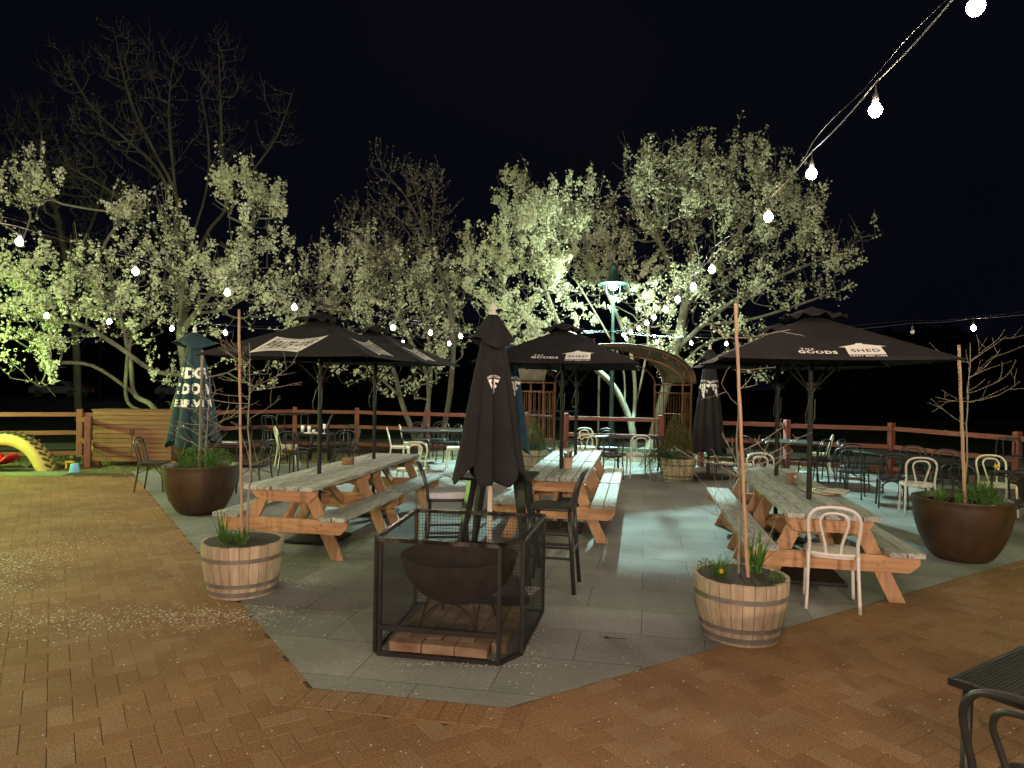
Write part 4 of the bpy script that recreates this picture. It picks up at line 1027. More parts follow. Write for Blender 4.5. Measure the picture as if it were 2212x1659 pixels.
o = herb('x', (BM[0]-.02,BM[1]+.02,.36), 9000, .36, .92, 21, 'conifer', .016, 'conifer_shrub', True); tag(o, 'rounded brown-green conifer in the barrel by the far closed umbrella', 'shrub')
o = herb('x', (BN[0]+.02,BN[1],.36), 5000, .32, .80, 22, 'conifer', .016, 'conifer_shrub', True); tag(o, 'rounded conifer beside the arbour, left of the middle picnic table', 'shrub')
def trailing(label, p, seed, n=34):
    rnd = random.Random(seed); b = MB(); V = []; F = []
    for k in range(n):
        a = rnd.uniform(2.2,5.2); q = Vector((0,0,.08)); d = Vector((math.cos(a), math.sin(a), rnd.uniform(.2,1.2))).normalized()
        for i in range(16):
            q = q+d*.045; d = (d+Vector((rnd.gauss(0,.12), rnd.gauss(0,.12), -.16))).normalized()
            if q.z+p[2] < .03: q.z = .03-p[2]; d.z = abs(d.z)*.1
            for _ in range(5):
                e = Vector((rnd.gauss(0,1), rnd.gauss(0,1), rnd.gauss(0,1))).normalized(); s = e.orthogonal().normalized()*.004; o = len(V); V += [q-s, q+e*.03, q+s]; F.append((o,o+1,o+2))
    me = mesh_from('trailing_rosemary', [tuple(v) for v in V], np.array(F), M['rosemary']); o = bpy.data.objects.new('trailing_rosemary', me); COL.objects.link(o); o.location = p; tag(o, label, 'plant')
trailing('dark rosemary spilling over the left side of the conifer barrel', (BM[0]-.22,BM[1]-.14,.40), 3, 60)
trailing('dark rosemary beside the conifer left of the middle picnic table', (BN[0]+.18,BN[1]-.14,.40), 5, 40)
# young trees with stakes
def sapling(label, p, h, seed, spreadr, nbr, z0, bias=0, leanx=0.0):
    rnd = random.Random(seed); t = thing('sapling', label, 'young tree', p); b = MB(); st_ = []
    q = Vector((0,0,0)); pts = [q.copy()]; n = 14
    for i in range(n): q = q+Vector((rnd.gauss(leanx,.008), rnd.gauss(0,.008), h/n)); pts.append(q.copy())
    b.tube(pts, [.011*(1-.72*i/n) for i in range(n+1)], 6); obj('stem', b, M['twig'], t, smooth=True)
    b = MB()
    def br(q, d, L, r, lv):
        m = max(3, int(L/.06)); pts = [q.copy()]; spurs = []
        for i in range(m):
            d = (d+Vector((rnd.gauss(0,.10), rnd.gauss(0,.10), .05+rnd.gauss(0,.06)))).normalized(); q = q+d*(L/m); pts.append(q.copy())
            if rnd.random() < .6: e = (d+Vector((rnd.gauss(0,1), rnd.gauss(0,1), rnd.gauss(0,1)))).normalized(); b.tube([q, q+e*rnd.uniform(.008,.022)], [.0022,.0014], 4)
            if lv < 2 and rnd.random() < (.30 if lv == 0 else .16):
                e = (d+Vector((rnd.gauss(0,.7), rnd.gauss(0,.7), rnd.gauss(.15,.5)))).normalized(); br(q, e, L*rnd.uniform(.25,.6), r*.6, lv+1)
        b.tube(pts, [r*(1-.6*i/m)+.0008 for i in range(m+1)], 5)
    for k in range(nbr):
        i = rnd.uniform(z0, .93)*n; i0 = int(i); q = pts_at(pts, i) if False else pts[i0].lerp(pts[min(i0+1,n)], i-i0)
        a = rnd.uniform(0, 2*PI) if rnd.random() > abs(bias) else (rnd.gauss(PI/2-PI/2*bias, .5))
        d = Vector((math.cos(a), math.sin(a)*.8, rnd.uniform(-.15,.55))).normalized(); br(q, d, spreadr*rnd.uniform(.5,1.1)*(1.15-.5*(i/n)), .0030, 0)
    obj('branches', b, M['twig'], t)
    return t
sapling('leafless sapling with many bent twigs in the left half barrel', (BL[0]+.03,BL[1]+.02,.37), 1.75, 31, .62, 18, .30)
sapling('leafless sapling beside the grey stake in the left round planter', (PL[0]+.05,PL[1]+.02,.57), 1.35, 32, .70, 15, .15)
sapling('leafless sapling with long side twigs in the right half barrel', (BR[0]+.0,BR[1]+.03,.37), 2.15, 33, .60, 16, .12)
sapling('leafless sapling with curved twigs in the right round planter', (PR[0]+.03,PR[1]+.02,.57), 1.75, 34, .68, 14, .30)
def stake(label, p0, p1, m, r=.013, name='stake'):
    b = MB(); p0 = Vector(p0); p1 = Vector(p1); n = 26; pts = [p0.lerp(p1, i/n)+Vector((.002*math.sin(i*1.3),0,0)) for i in range(n+1)]
    b.tube(pts, [r*(1.12 if i % 5 == 2 else 1)*(1-.12*i/n) for i in range(n+1)], 8); tag(obj(name, b, M[m], None, True), label, 'stake', 'garden stakes')
stake('orange bamboo stake in the left half barrel', (BL[0]+.0,BL[1]-.02,.35), tuple(at(516,668,5.92)), 'stake', .012)
stake('orange bamboo stake in the right half barrel', (BR[0]+.035,BR[1]-.06,.35), tuple(at(1588,655,5.06)), 'stake', .0135)
stake('grey weathered stake in the left round planter', (PL[0]+.0,PL[1]-.05,.55), tuple(at(437,757,9.35)), 'stake_grey', .019)
stake('pale bamboo stake in the right round planter', (PR[0]+.0,PR[1]-.05,.55), tuple(at(2071,745,7.45)), 'stake', .017)

# ------------------------------------------------------------------ fences
def fence(label, pts, extra=None, h=1.08, posts=True, rails=(1.0,.62,.18)):
    t = thing('rail_fence', label, 'fence', (pts[0][0], pts[0][1], 0)); o = Vector((pts[0][0], pts[0][1], 0)); rnd = random.Random(len(pts))
    for p in pts:
        b = MB(); q = Vector((p[0], p[1], 0))-o; b.box(q+Vector((0,0,(h+.04)/2)), (.11,.11,h+.04), (0,0,.3)); bevel(obj('post', b, M['fence'], t), .008)
    for i in range(len(pts)-1):
        a = Vector((*pts[i][:2],0))-o; c = Vector((*pts[i+1][:2],0))-o; d = (c-a).normalized()
        for z in rails:
            b = MB(); b.beam(a+d*.056+Vector((0,0,z+rnd.uniform(-.008,.008))), c-d*.056+Vector((0,0,z+rnd.uniform(-.008,.008))), .045, .09); bevel(obj('rail', b, M['fence'], t), .006)
FP = [(-7.45,16.5),(-5.62,18.15),(-4.02,18.2),(-2.12,17.75),(-.35,17.25),(.35,17.0)]
fence('red-brown rail fence behind the left and middle tables', FP)
fence('short red-brown rail fence closing the gap inside the arbour', [(1.3,16.75),(3.5,16.35)])
fence('red-brown rail fence along the lawn on the right', [(4.30,15.85),(5.95,15.1),(7.88,14.5),(8.72,12.05),(9.4,10.0)])
fence('red-brown rail fence beside the playground on the far left', [(-17.0,12.6),(-13.4,13.2),(-9.25,15.0),(-8.3,15.4)])
fence('short red-brown return fence next to the slatted cabinet', [(-9.15,14.85),(-8.36,13.82)], h=1.0, rails=(.92,.50,.12))
# slatted cabinet
def cabinet():
    t = thing('slatted_cabinet', 'brown slatted timber cabinet with double doors beside the playground', 'cabinet', (-7.72,14.25,0), R(4)); w = 1.56; h0, h1 = .10, 1.13
    rnd = random.Random(3); b = MB(); b.box((0,.32,(h0+h1)/2), (w-.02,.58,h1-h0-.02), tint=0); obj('carcass', b, M['cabinet'], t)
    n = 11; sh = (h1-h0)/n
    b = MB()
    for k in range(n-7, n):
        if k >= 7: b.box((0,.012,h0+sh*(k+.5)), (w,.022,sh-.010), tint=rnd.random())
    obj('slat_panel', b, M['cabinet'], t)
    for s in (-1, 1):
        b = MB()
        for k in range(7): b.box((s*w/4,.012,h0+sh*(k+.5)), (w/2-.012,.022,sh-.010), tint=rnd.random())
        d = obj('door', b, M['cabinet'], t); hb = MB(); hb.tube([(s*.035,-.012,.62),(s*.035,-.012,.78)], .007, 6); obj('handle', hb, M['black_metal'], d)
    b = MB(); b.box((0,.30,h1+.012), (w+.03,.64,.022), tint=.8); obj('lid', b, M['cabinet'], t)
    b = MB()
    for x in (-.7, .7):
        for y in (.06, .55): b.box((x,y,.05), (.09,.09,.10), tint=.1)
    obj('foot', b, M['cabinet'], t)
cabinet()

# ------------------------------------------------------------------ playground things
def tyre():
    t = thing('tyre_arch', 'yellow painted tractor tyre half buried as a playground arch', 'tyre', (-9.72,13.55,-.18), R(-4)); R0, R1 = .66, .90
    b = MB(); n = 40; prof = [(R0,-.13),(R0+.03,-.17),(R0+.10,-.185),(R1-.07,-.18),(R1-.02,-.15),(R1,-.10),(R1,.10),(R1-.02,.15),(R1-.07,.18),(R0+.10,.185),(R0+.03,.17),(R0,.13)]; m = len(prof); vs = []
    for i in range(n+1):
        a = PI*i/n
        for r, y in prof: vs.append((r*math.cos(a), y, r*math.sin(a)-.02))
    b.add(vs, [(i*m+k, i*m+(k+1) % m, (i+1)*m+(k+1) % m, (i+1)*m+k) for i in range(n) for k in range(m)]); obj('tyre_wall', b, M['yellow'], t, auto=50)
    b = MB()
    for i in range(22):
        a = PI*(i+.5)/22
        for s in (-1, 1):
            c = Vector(((R1+.012)*math.cos(a+s*.03), s*.085, (R1+.012)*math.sin(a+s*.03)-.02)); b.box(c, (.026,.15,.040), Euler((0,-a,0)).to_matrix()@Euler((s*.5,0,0)).to_matrix())
    obj('tread', b, M['rubber'], t)
tyre()
def red_toy():
    t = thing('rocking_toy', 'red plastic rocking toy under the yellow half tyre', 'toy', (-9.95,13.25,0), R(-5)); b = MB()
    n = 16; vs = []
    for i in range(n+1):
        u = -1+2*i/n; z = .10+.16*u*u*abs(u)
        for y in (-.16,-.10,.10,.16): vs.append((u*.55, y, z+(.05 if abs(y) < .12 else 0)))
    b.add(vs, [(i*4+k, i*4+k+1, (i+1)*4+k+1, (i+1)*4+k) for i in range(n) for k in range(3)]); r = obj('rocker', b, M['toy_red'], t, smooth=True); r.modifiers.new('solid', 'SOLIDIFY').thickness = .03
    for q in (-.22,.22): b = MB(); b.ball((q,0,.27), .12, 14, 8, (1,1,.8)); obj('seat', b, M['toy_red'], t, smooth=True)
    for x in (-.05, .10):
        b = MB(); b.box((x,0,.33), (.12,.20,.20), (0,0,0), taper=.7); b.tube([(x-.04,0,.42),(x-.04,0,.50),(x+.04,0,.50),(x+.04,0,.42)], .016, 6); bevel(obj('handle_block', b, M['toy_red'], t), .02)
red_toy()
def bucket(p):
    t = thing('toy_bucket', 'light blue toy bucket upside down on the edge of the brick paving', 'toy', p); b = MB(); b.lathe([(.085,.0),(.088,.008),(.070,.155),(.066,.165),(0,.165)], 20); obj('bucket', b, M['toy_blue'], t, auto=40); b = MB(); b.lathe([(.089,0),(.094,.004),(.094,.016),(.089,.02)], 20); obj('rim', b, M['toy_blue'], t)
bucket(gnd(161,1020))
def toy_truck(p, rz, lb, m, m2, s=1.0):
    t = thing('toy_truck', lb, 'toy', p, rz); b = MB(); b.box((0,0,.09*s), (.26*s,.13*s,.06*s)); b.box((.07*s,0,.15*s), (.10*s,.12*s,.08*s), taper=.8); bevel(obj('body', b, m, t), .01)
    b = MB(); b.box((-.06*s,0,.155*s), (.15*s,.14*s,.07*s), (0,.25,0)); bevel(obj('tipper', b, m, t), .008)
    for x in (-.08, .08):
        for y in (-.07, .07): w = MB(); w.tube([(x*s,(y-.015)*s,.04*s),(x*s,(y+.015)*s,.04*s)], .04*s, 12); obj('wheel', w, m2, t)
toy_truck(gnd(618,990)+Vector((0,.0,0)), .6, 'yellow toy digger on the leaf strip left of the cream chair', M['toy_yellow'], M['rubber'], 1.3)
toy_truck(gnd(164,1003), 1.2, 'black wheeled toy behind the light blue bucket', M['rubber'], M['toy_green'], .9)
t = thing('toy_stool', 'yellow toy step stool between the half tyre and the blue bucket', 'toy', gnd(151,1011), .2)
b = MB(); b.box((0,0,.125), (.15,.10,.035)); bevel(obj('seat', b, M['toy_yellow'], t), .01)
for x in (-.055, .055): b = MB(); b.box((x,0,.055), (.03,.09,.11)); obj('leg', b, M['toy_yellow'], t)
b = MB(); b.ball((0,0,.06), .07, 10, 6, (1.3,1,.8)); b.box((.05,0,.03), (.12,.09,.06)); o = obj('toy_shell', b, M['toy_orange'], None, True); o.location = gnd(107,1003); tag(o, 'small orange toy at the right foot of the yellow half tyre', 'toy')
b = MB()
b.tube([(0,0,.07),(.40,.05,.07)], .055, 14); b.tube([(.0,-.0,.07),(-.03,-.004,.07)], .065, 14); o = obj('toy_tube', b, M['toy_orange'], None, True); o.location = gnd(334,1010); tag(o, 'orange toy tube lying left of the left round planter', 'toy')
b = MB(); b.box((0,0,.30), (.13,.06,.20), (0,.5,.2)); b.box((0.04,0,.42), (.10,.05,.06), (0,.2,0)); b.box((-.05,0,.20), (.05,.05,.10), (0,.5,0)); o = bevel(obj('toy_shovel', b, M['toy_yellow']), .01); o.location = gnd(189,1000)+Vector((0,.1,.02)); tag(o, 'yellow toy caught in the short return fence', 'toy')
b = MB()
for k in range(10): a = k*.628; b.tube([(.09*math.cos(a),.02,.09+.09*math.sin(a)), (.09*math.cos(a+.628),.02,.09+.09*math.sin(a+.628))], .012, 6); b.tube([(0,.02,.09), (.09*math.cos(a),.02,.09+.09*math.sin(a))], .006, 5)
o = obj('toy_hoop', b, M['toy_green']); o.location = gnd(54,1008); tag(o, 'green spoked toy wheel beside the red rocking toy', 'toy')

# ------------------------------------------------------------------ iron arbour
def arbour():
    t = thing('iron_arbour', 'rusty iron arbour with curved corrugated roof at the fence opening', 'arbour', (2.28,16.45,0), R(29.5))
    span = 2.0; tw = .40; dp = 1.0; ht = 1.86; g = 1.9-.0
    for s in (-1, 1):
        fr = MB(); gr = MB(); x0 = s*(span-tw); x1 = s*(span+tw*.0+.0); xi, xo = s*(span-.16), s*(span+.12)
        for x in (xi, xo):
            for y in (-dp/2, dp/2): fr.box((x,y,ht/2), (.035,.035,ht))
        for z in (ht-.02, ht-.22, .12):
            for y in (-dp/2, dp/2): fr.box(((xi+xo)/2,y,z), (abs(xo-xi)-.036,.03,.03))
            for x in (xi, xo): fr.box((x,0,z), (.03,dp-.036,.03))
        obj('tower_frame', fr, M['rust'], t)
        for y in (-dp/2, dp/2):
            for k in range(1, 5): x = xi+(xo-xi)*k/5; gr.tube([(x,y,.12),(x,y,ht-.22)], .007, 5)
            for z in (.62, 1.12): gr.tube([(xi,y,z),(xo,y,z)], .007, 5)
        for x in (xi, xo):
            for k in range(1, 5): yy = -dp/2+dp*k/5; gr.tube([(x,yy,.12),(x,yy,ht-.22)], .007, 5)
            for z in (.62, 1.12): gr.tube([(x,-dp/2,z),(x,dp/2,z)], .007, 5)
        obj('lattice', gr, M['rust'], t)
    so = span+.16; rise = .87; N = 60
    def rf(a, k=1.0): return (-so*math.cos(a)*k, ht+.02+rise*(math.sin(a)**.85 if math.sin(a) > 0 else 0)*k)
    b = MB(); ny = 40; vs = []
    for i in range(N+1):
        a = PI*i/N; x, z = rf(a)
        for j in range(ny+1): y = -dp/2-.12+(dp+.24)*j/ny; vs.append((x, y, z+.012*math.sin(j*PI*.5*1.0*2/2)))
    b.add(vs, [(i*(ny+1)+j, i*(ny+1)+j+1, (i+1)*(ny+1)+j+1, (i+1)*(ny+1)+j) for i in range(N) for j in range(ny)]); r = obj('corrugated_roof', b, M['corrugated'], t, smooth=True); r.modifiers.new('solid', 'SOLIDIFY').thickness = .006
    for y in (-dp/2, dp/2):
        b = MB(); b.tube([(rf(PI*i/N)[0]*.985, y, rf(PI*i/N)[1]-.03) for i in range(N+1)], .018, 6); obj('arch_rib', b, M['rust'], t)
        b = MB(); si = span-.16; b.tube([(-si*math.cos(PI*i/30), y, ht+.62*math.sin(PI*i/30)) for i in range(31)], .014, 6)
        for s in (-1, 1):
            for (cx, cz, rad, st_) in ((s*1.72, ht+.50, .13, 0), (s*1.30, ht+.66, .12, 1.5), (s*.75, ht+.76, .10, 3), (s*1.98, ht+.22, .11, 2)):
                pts = [(cx+s*rad*(1-.065*k)*math.cos(st_+k*.5), y, cz+rad*(1-.065*k)*math.sin(st_+k*.5)) for k in range(14)]; b.tube(pts, .009, 5)
        obj('scrollwork', b, M['rust'], t)
arbour()

# ------------------------------------------------------------------ street lamp
QX, QY = 2.72, 19.4
KS = 1.108
def street_lamp():
    t = thing('street_lamp', 'tall teal street lamp with flat disc shade, lit greenish white among the blossom', 'street lamp', (QX+.05,QY,0)); zh = 4.62
    b = MB(); b.tube([(0,0,0),(0,0,.8)], .085, 14); b.tube([(0,0,.8),(0,0,3.1)], .062, 14); b.tube([(0,0,3.1),(0,0,zh-.35)], .046, 12); b.tube([(0,0,3.06),(0,0,3.14)], .072, 12); obj('pole', b, M['lamp_paint'], t, auto=40)
    b = MB()
    for k in range(3): a = k*2.09+.4; b.tube(smoothpts([(.04*math.cos(a),.04*math.sin(a),zh-.36),(.20*math.cos(a),.20*math.sin(a),zh-.24),(.22*math.cos(a),.22*math.sin(a),zh-.02)], 4), .010, 6)
    obj('bracket', b, M['lamp_paint'], t)
    b = MB(); b.lathe([(.0001,zh+.012),(.14,zh+.012),(.42,zh-.008),(.43,zh+.0),(.42,zh+.012),(.18,zh+.05),(.155,zh+.10),(.14,zh+.30),(.10,zh+.48),(.04,zh+.58),(.0001,zh+.60)], 36); obj('shade', b, M['lamp_paint'], t, auto=40)
    b = MB(); b.ball((0,0,zh-.09), .095, 16, 10, (1.25,1.25,.85)); obj('glowing_globe', b, emit('mercury_glow', LAMPC, 160), t, smooth=True)
    L_ = bpy.data.lights.new('lamp_light', 'SPOT'); L_.energy = LAMPW; L_.color = LAMPC; L_.shadow_soft_size = .06; L_.spot_size = R(91); L_.spot_blend = .05
    lo = bpy.data.objects.new('lamp_light', L_); COL.objects.link(lo); lo.parent = t; lo.location = (0,-.0,zh-.22); lo.rotation_euler = (R(-26),0,R(-8))
    L2 = bpy.data.lights.new('lamp_glow', 'POINT'); L2.energy = LAMPG; L2.color = (.80,1.0,.70); L2.shadow_soft_size = .05
    lo = bpy.data.objects.new('lamp_glow', L2); COL.objects.link(lo); lo.parent = t; lo.location = (-.1,-.50,zh-.16)
    b = MB(); b.tube([(0,0,zh+.3)]+[(0,0,zh+.31)], .001, 4)
street_lamp()

# ------------------------------------------------------------------ festoon strings
bulb_mb = MB(); bulb_mb.lathe([(.0001,-.080),(.017,-.075),(.029,-.060),(.034,-.043),(.029,-.026),(.017,-.010),(.012,0)], 14)
sock_mb = MB(); sock_mb.lathe([(.015,-.004),(.016,.03),(.013,.045),(.006,.055),(.004,.10)], 10)
me_bulb = {k: mesh_from('bulb', bulb_mb.v, bulb_mb.f, M[k], True) for k in ('bulb','bulb_cool','bulb_amber','bulb_off')}
me_sock = mesh_from('socket', sock_mb.v, sock_mb.f, M['socket'], True)
def festoon(label, pts, kinds, ext0, ext1, droop=.02):
    """pts: bulb centres along the string; cord runs .14 above them"""
    t = thing('festoon_string', label, 'string lights', (0,0,0), 0, 'strings of festoon bulbs')
    cp = [Vector(ext0)]+[Vector(p)+Vector((0,0,.14)) for p in pts]+[Vector(ext1)]
    b = MB(); fine = []
    for i in range(len(cp)-1):
        for k in range(6):
            u = k/6; q = cp[i].lerp(cp[i+1], u); q.z -= droop*math.sin(PI*u); fine.append(q)
    fine.append(cp[-1]); b.tube(fine, .0042, 6); obj('cord', b, M['cord'], t)
    b = MB(); fine2 = [q+Vector((.02*math.sin(i*.9), .01, .045+.02*math.sin(i*.37))) for i, q in enumerate(fine)]; b.tube(fine2, .0014, 5); obj('support_wire', b, M['cord'], t)
    for p, k in zip(pts, kinds):
        o = bpy.data.objects.new('bulb', me_bulb[k]); COL.objects.link(o); o.parent = t; o.location = Vector(p)+Vector((0,0,.035))
        s = bpy.data.objects.new('socket', me_sock); COL.objects.link(s); s.parent = o
w_, c_, a_, x_ = 'bulb', 'bulb_cool', 'bulb_amber', 'bulb_off'
Q = (QX,QY,3.29)
def along(lst, k=1.0): return [tuple(at(x, y, d*k)) for x, y, d in lst]
SA = [(1.58+.05*d, d, z) for d, z in ((-3.4,3.55),(-1.7,3.45),(-.1,3.38),(1.75,3.28))]+along([(2108,10,2.58),(1891,235,3.36),(1753,373,4.18),(1660,467,4.98),(1538,581,6.70),(1498,619,7.55),(1464,646,8.45),(1438,667,9.29),(1413,685,10.3),(1397,697,11.06),(1380,709,12.0),(1363,717,13.05),(1347,723,14.6)], KS)
festoon('festoon string running from top right down to the street lamp', SA, [w_]*4+[w_,w_,c_,a_,w_,c_,w_,a_,w_,c_,w_,a_,w_], (1.35,-4.2,3.8), Q)
def sB(x, y):
    a, b = ray(x, y); d = 8.05/(.6-a)*KS; return (x, y, d)
SB = [(-7.4,1.2,3.4),(-6.4,2.9,3.25),(-5.4,4.6,3.12)]+along([sB(*p) for p in ((42,521),(293,585),(491,631),(636,663),(849,707),(930,718),(995,725))])
festoon('festoon string crossing from the left edge above the left umbrellas', SB, [w_]*3+[w_,w_,c_,c_,c_,c_,a_], (-8.4,-.4,3.7), Q)
SC = along([(-60,668,10.2),(101,681,11.0),(236,694,11.7),(371,709,12.4),(487,718,13.0)])+[tuple(at(x,y,d)) for x,y,d in ((600,727,13.5),(690,733,14.0),(775,737,14.5),(870,740,15.0),(970,741,15.5),(1060,738,16.4))]
festoon('lower festoon string in front of the left blossom tree', SC, [w_,a_,w_,c_,c_,w_,w_,w_,w_,c_,w_], (-11.5,8.2,3.5), Q)
SD = along([(1353,731,16.9),(1419,738,15.84),(1493,740,14.8),(1569,742,13.9),(1668,738,12.8),(1790,730,11.7),(1971,716,10.45),(2103,708,9.66),(2290,690,8.7)], KS)
festoon('festoon string running right from the street lamp, one bulb unlit', SD, [w_,w_,w_,w_,w_,w_,x_,w_,w_], Q, (9.5,6.0,3.6))
# lamps outside the frame, inferred from their light; the tall pale one is added
def post_lamp(label, p, zh, col, watts, name='post_lamp', r=.12):
    t = thing(name, label, 'post lamp', p); b = MB(); b.tube([(0,0,0),(0,0,zh-.15)], .04, 10); obj('pole', b, M['lamp_paint'], t)
    b = MB(); b.lathe([(.02,zh-.16),(.10,zh-.13),(.10,zh-.12),(.02,zh-.12)], 16); b.lathe([(.0001,zh+.20),(.2,zh+.16),(.21,zh+.15),(.0001,zh+.15)], 20); obj('cap', b, M['lamp_paint'], t)
    L_ = bpy.data.lights.new('lamp_light', 'POINT'); L_.energy = watts; L_.color = col; L_.shadow_soft_size = r; lo = bpy.data.objects.new('lamp_light', L_); COL.objects.link(lo); lo.parent = t; lo.location = (0,0,zh)
post_lamp('green-tinted garden lamp on a post left of the courtyard', (-11.6,12.2,0), 2.0, (.58,1.0,.22), GREENW)
post_lamp('tall pale unseen lamp added left of the courtyard to light the trees', (-10.5,8.2,0), 4.6, (1.0,.92,.74), 700)  # unseen lamp, added to brighten the left and middle trees
post_lamp('green-tinted garden lamp on a post close by on the left', (-6.9,6.4,0), 2.7, (.74,1.0,.26), 300)
post_lamp('yellow-green garden lamp on a post right of the courtyard', (7.6,5.4,0), 2.9, (.78,1.0,.40), 260)
post_lamp('warm lamp on a post by the building behind the camera, left', (-4.2,-5.5,0), 3.0, (1.0,.74,.55), WARMW, r=.09)
post_lamp('warm lamp on a post by the building behind the camera, middle', (-.4,-6.0,0), 3.0, (1.0,.76,.60), WARMW, r=.09)
post_lamp('warm lamp on a post by the building behind the camera, right', (3.9,-5.5,0), 3.0, (1.0,.74,.55), WARMW, r=.09)

# ------------------------------------------------------------------ trees
def tube_np(P0, P1, r0, r1, n):
    """many frustums at once -> verts, quads"""
    d = P1-P0; L = np.linalg.norm(d, axis=1, keepdims=True)+1e-9; d = d/L
    ref = np.where(np.abs(d[:, 2:3]) < .9, np.array([[0,0,1.]]), np.array([[1.,0,0]]))
    u = np.cross(d, ref); u /= np.linalg.norm(u, axis=1, keepdims=True)+1e-9; v = np.cross(d, u)
    an = 2*np.pi*np.arange(n)/n; c = np.cos(an)[None,:,None]; s = np.sin(an)[None,:,None]
    ring = u[:,None,:]*c+v[:,None,:]*s
    a = P0[:,None,:]+ring*r0[:,None,None]; b = P1[:,None,:]+ring*r1[:,None,None]
    V = np.concatenate([a, b], axis=1).reshape(-1, 3); m = len(P0); base = (np.arange(m)*2*n)[:,None]; k = np.arange(n)[None,:]; k2 = (k+1) % n
    F = np.stack([base+k, base+k2, base+n+k2, base+n+k], axis=2).reshape(-1, 4)
    return V, F
def tree(name, label, stems, crowns, ntips, seed, bloom=2600, bare=False, m_bark='bark', tip=.0055, group=None, bsz=.050, curl=.35, seglen=.22, maxz=None):
    rng = np.random.default_rng(seed)
    nodes = []; par = []
    root = None
    for st_ in stems:
        pts = smoothpts([at(*p) if len(p) == 3 else Vector(p[:3]) for p in st_], 5)
        if root is None: nodes.append(np.array(pts[0])); par.append(-1); prev = 0; root = 0
        else:
            q = np.array(pts[0]); N = np.array(nodes); prev = int(np.argmin(((N-q)**2).sum(1)))
        for p in pts[1:]: nodes.append(np.array(p)); par.append(prev); prev = len(nodes)-1
    ns0 = len(nodes)
    tips = []
    tot = sum(c[6] if len(c) > 6 else c[3]*c[4] for c in crowns)
    for c in crowns:
        x, y, d, rx, ry, rd = c[:6]; wgt = (c[6] if len(c) > 6 else rx*ry)/tot; k = int(ntips*wgt)+1
        C = np.array(at(x, y, d)); sx, sy = rx/FOC*d, ry/FOC*d
        q = rng.normal(size=(k, 3)); q /= np.linalg.norm(q, axis=1, keepdims=True); q *= rng.random((k, 1))**.42
        tips.append(C+q*np.array([sx, rd, sy]))
    tips = np.concatenate(tips); tips = tips[~((tips[:,1] < 20.4) & (np.abs(tips[:,0]-2.75) < .35+(20.4-tips[:,1])*.8) & (np.abs(tips[:,1]-19) < 3))]
    N = np.array(nodes); d0 = np.array([np.sqrt(((N-t)**2).sum(1)).min() for t in tips]); order = np.argsort(d0)
    cap_ = 60000; NA = np.zeros((cap_, 3)); NA[:len(nodes)] = N; cnt = len(nodes); PA = np.full(cap_, -1); PA[:cnt] = par; DIR = np.zeros((cap_, 3))
    for i in range(cnt):
        if PA[i] >= 0: v = NA[i]-NA[PA[i]]; DIR[i] = v/(np.linalg.norm(v)+1e-9)
    tipid = []; lvl = np.zeros(cap_)
    for ti in order:
        t = tips[ti]; D = NA[:cnt]-t; dist = np.sqrt((D**2).sum(1)); 
        pen = dist+np.maximum(0, D[:,2]+.15*dist)*1.4
        j = int(np.argmin(pen)); L = dist[j]
        if L < .12: continue
        m = max(2, int(L/seglen)); p0 = NA[j].copy(); dr = DIR[j]; prev = j
        goal = (t-p0)/L
        c1 = p0+(dr*.5+goal*.5)*L*.35+np.array([0,0,-.02*L]); c2 = t-(goal*.55+np.array([0,0,.45]))*L*.35
        for k in range(1, m+1):
            u = k/m; q = (1-u)**3*p0+3*(1-u)**2*u*c1+3*(1-u)*u*u*c2+u**3*t + (rng.normal(size=3)*.022*curl*L*(u*(1-u)*4)) + rng.normal(size=3)*.012
            if cnt >= cap_-1: break
            NA[cnt] = q; PA[cnt] = prev; v = q-NA[prev]; DIR[cnt] = v/(np.linalg.norm(v)+1e-9); prev = cnt; cnt += 1
        tipid.append(prev)
    NA = NA[:cnt]; PA = PA[:cnt]
    # side twigs: short, pointing up and out
    if not bare:                                            # long upright flowering shoots
        zz = NA[:,2]; src = np.array([i for i in tipid]); src = src[rng.random(len(src)) < np.clip((zz[src]-np.percentile(zz, 35))/3.0, .05, .55)]
        add = []; ap = []
        for i in src:
            n_ = int(rng.integers(3, 8)); d_ = np.array([rng.normal()*.22, rng.normal()*.22, 1.0]); q = NA[i].copy(); pv = i
            for k in range(n_):
                d_ = d_+rng.normal(size=3)*.06; q = q+d_*.11; add.append(q.copy()); ap.append(pv); pv = cnt+len(add)-1
        NA = np.concatenate([NA, np.array(add)]); PA = np.concatenate([PA, np.array(ap)]); cnt = len(NA)
    base_n = cnt; idx = np.arange(ns0, base_n); k = int(len(idx)*(.9 if bare else .32)); ch_ = rng.choice(idx, k)
    tw = rng.normal(size=(k, 3))*.6+DIR[ch_]*.6+np.array([0,0,.75]); tw /= np.linalg.norm(tw, axis=1, keepdims=True); ln = rng.uniform(.12,.42,(k,1))*(1.2 if bare else 1)
    mid = NA[ch_]+tw*ln*.5+rng.normal(size=(k,3))*.012; end = NA[ch_]+tw*ln+np.array([0,0,.04])*ln/.3+rng.normal(size=(k,3))*.015
    NA = np.concatenate([NA, mid, end]); PA = np.concatenate([PA, ch_, np.arange(base_n, base_n+k)])
    w = np.zeros(len(NA)); has = np.zeros(len(NA), bool); has[PA[PA >= 0]] = True
    w[~has] = tip**2.3
    orderi = np.argsort(-np.arange(len(NA)))
    for i in orderi:
        if PA[i] >= 0: w[PA[i]] += w[i]
    # ids are created parent-first so a reverse sweep accumulates correctly
    rad = np.maximum(tip, w**(1/2.3)); rad[base_n:] = tip*.8
    ch = np.where(PA >= 0)[0]; P0 = NA[PA[ch]]; P1 = NA[ch]; r1 = rad[ch]; r0 = np.minimum(rad[PA[ch]], r1*1.35+.002); thick = r1 > .03
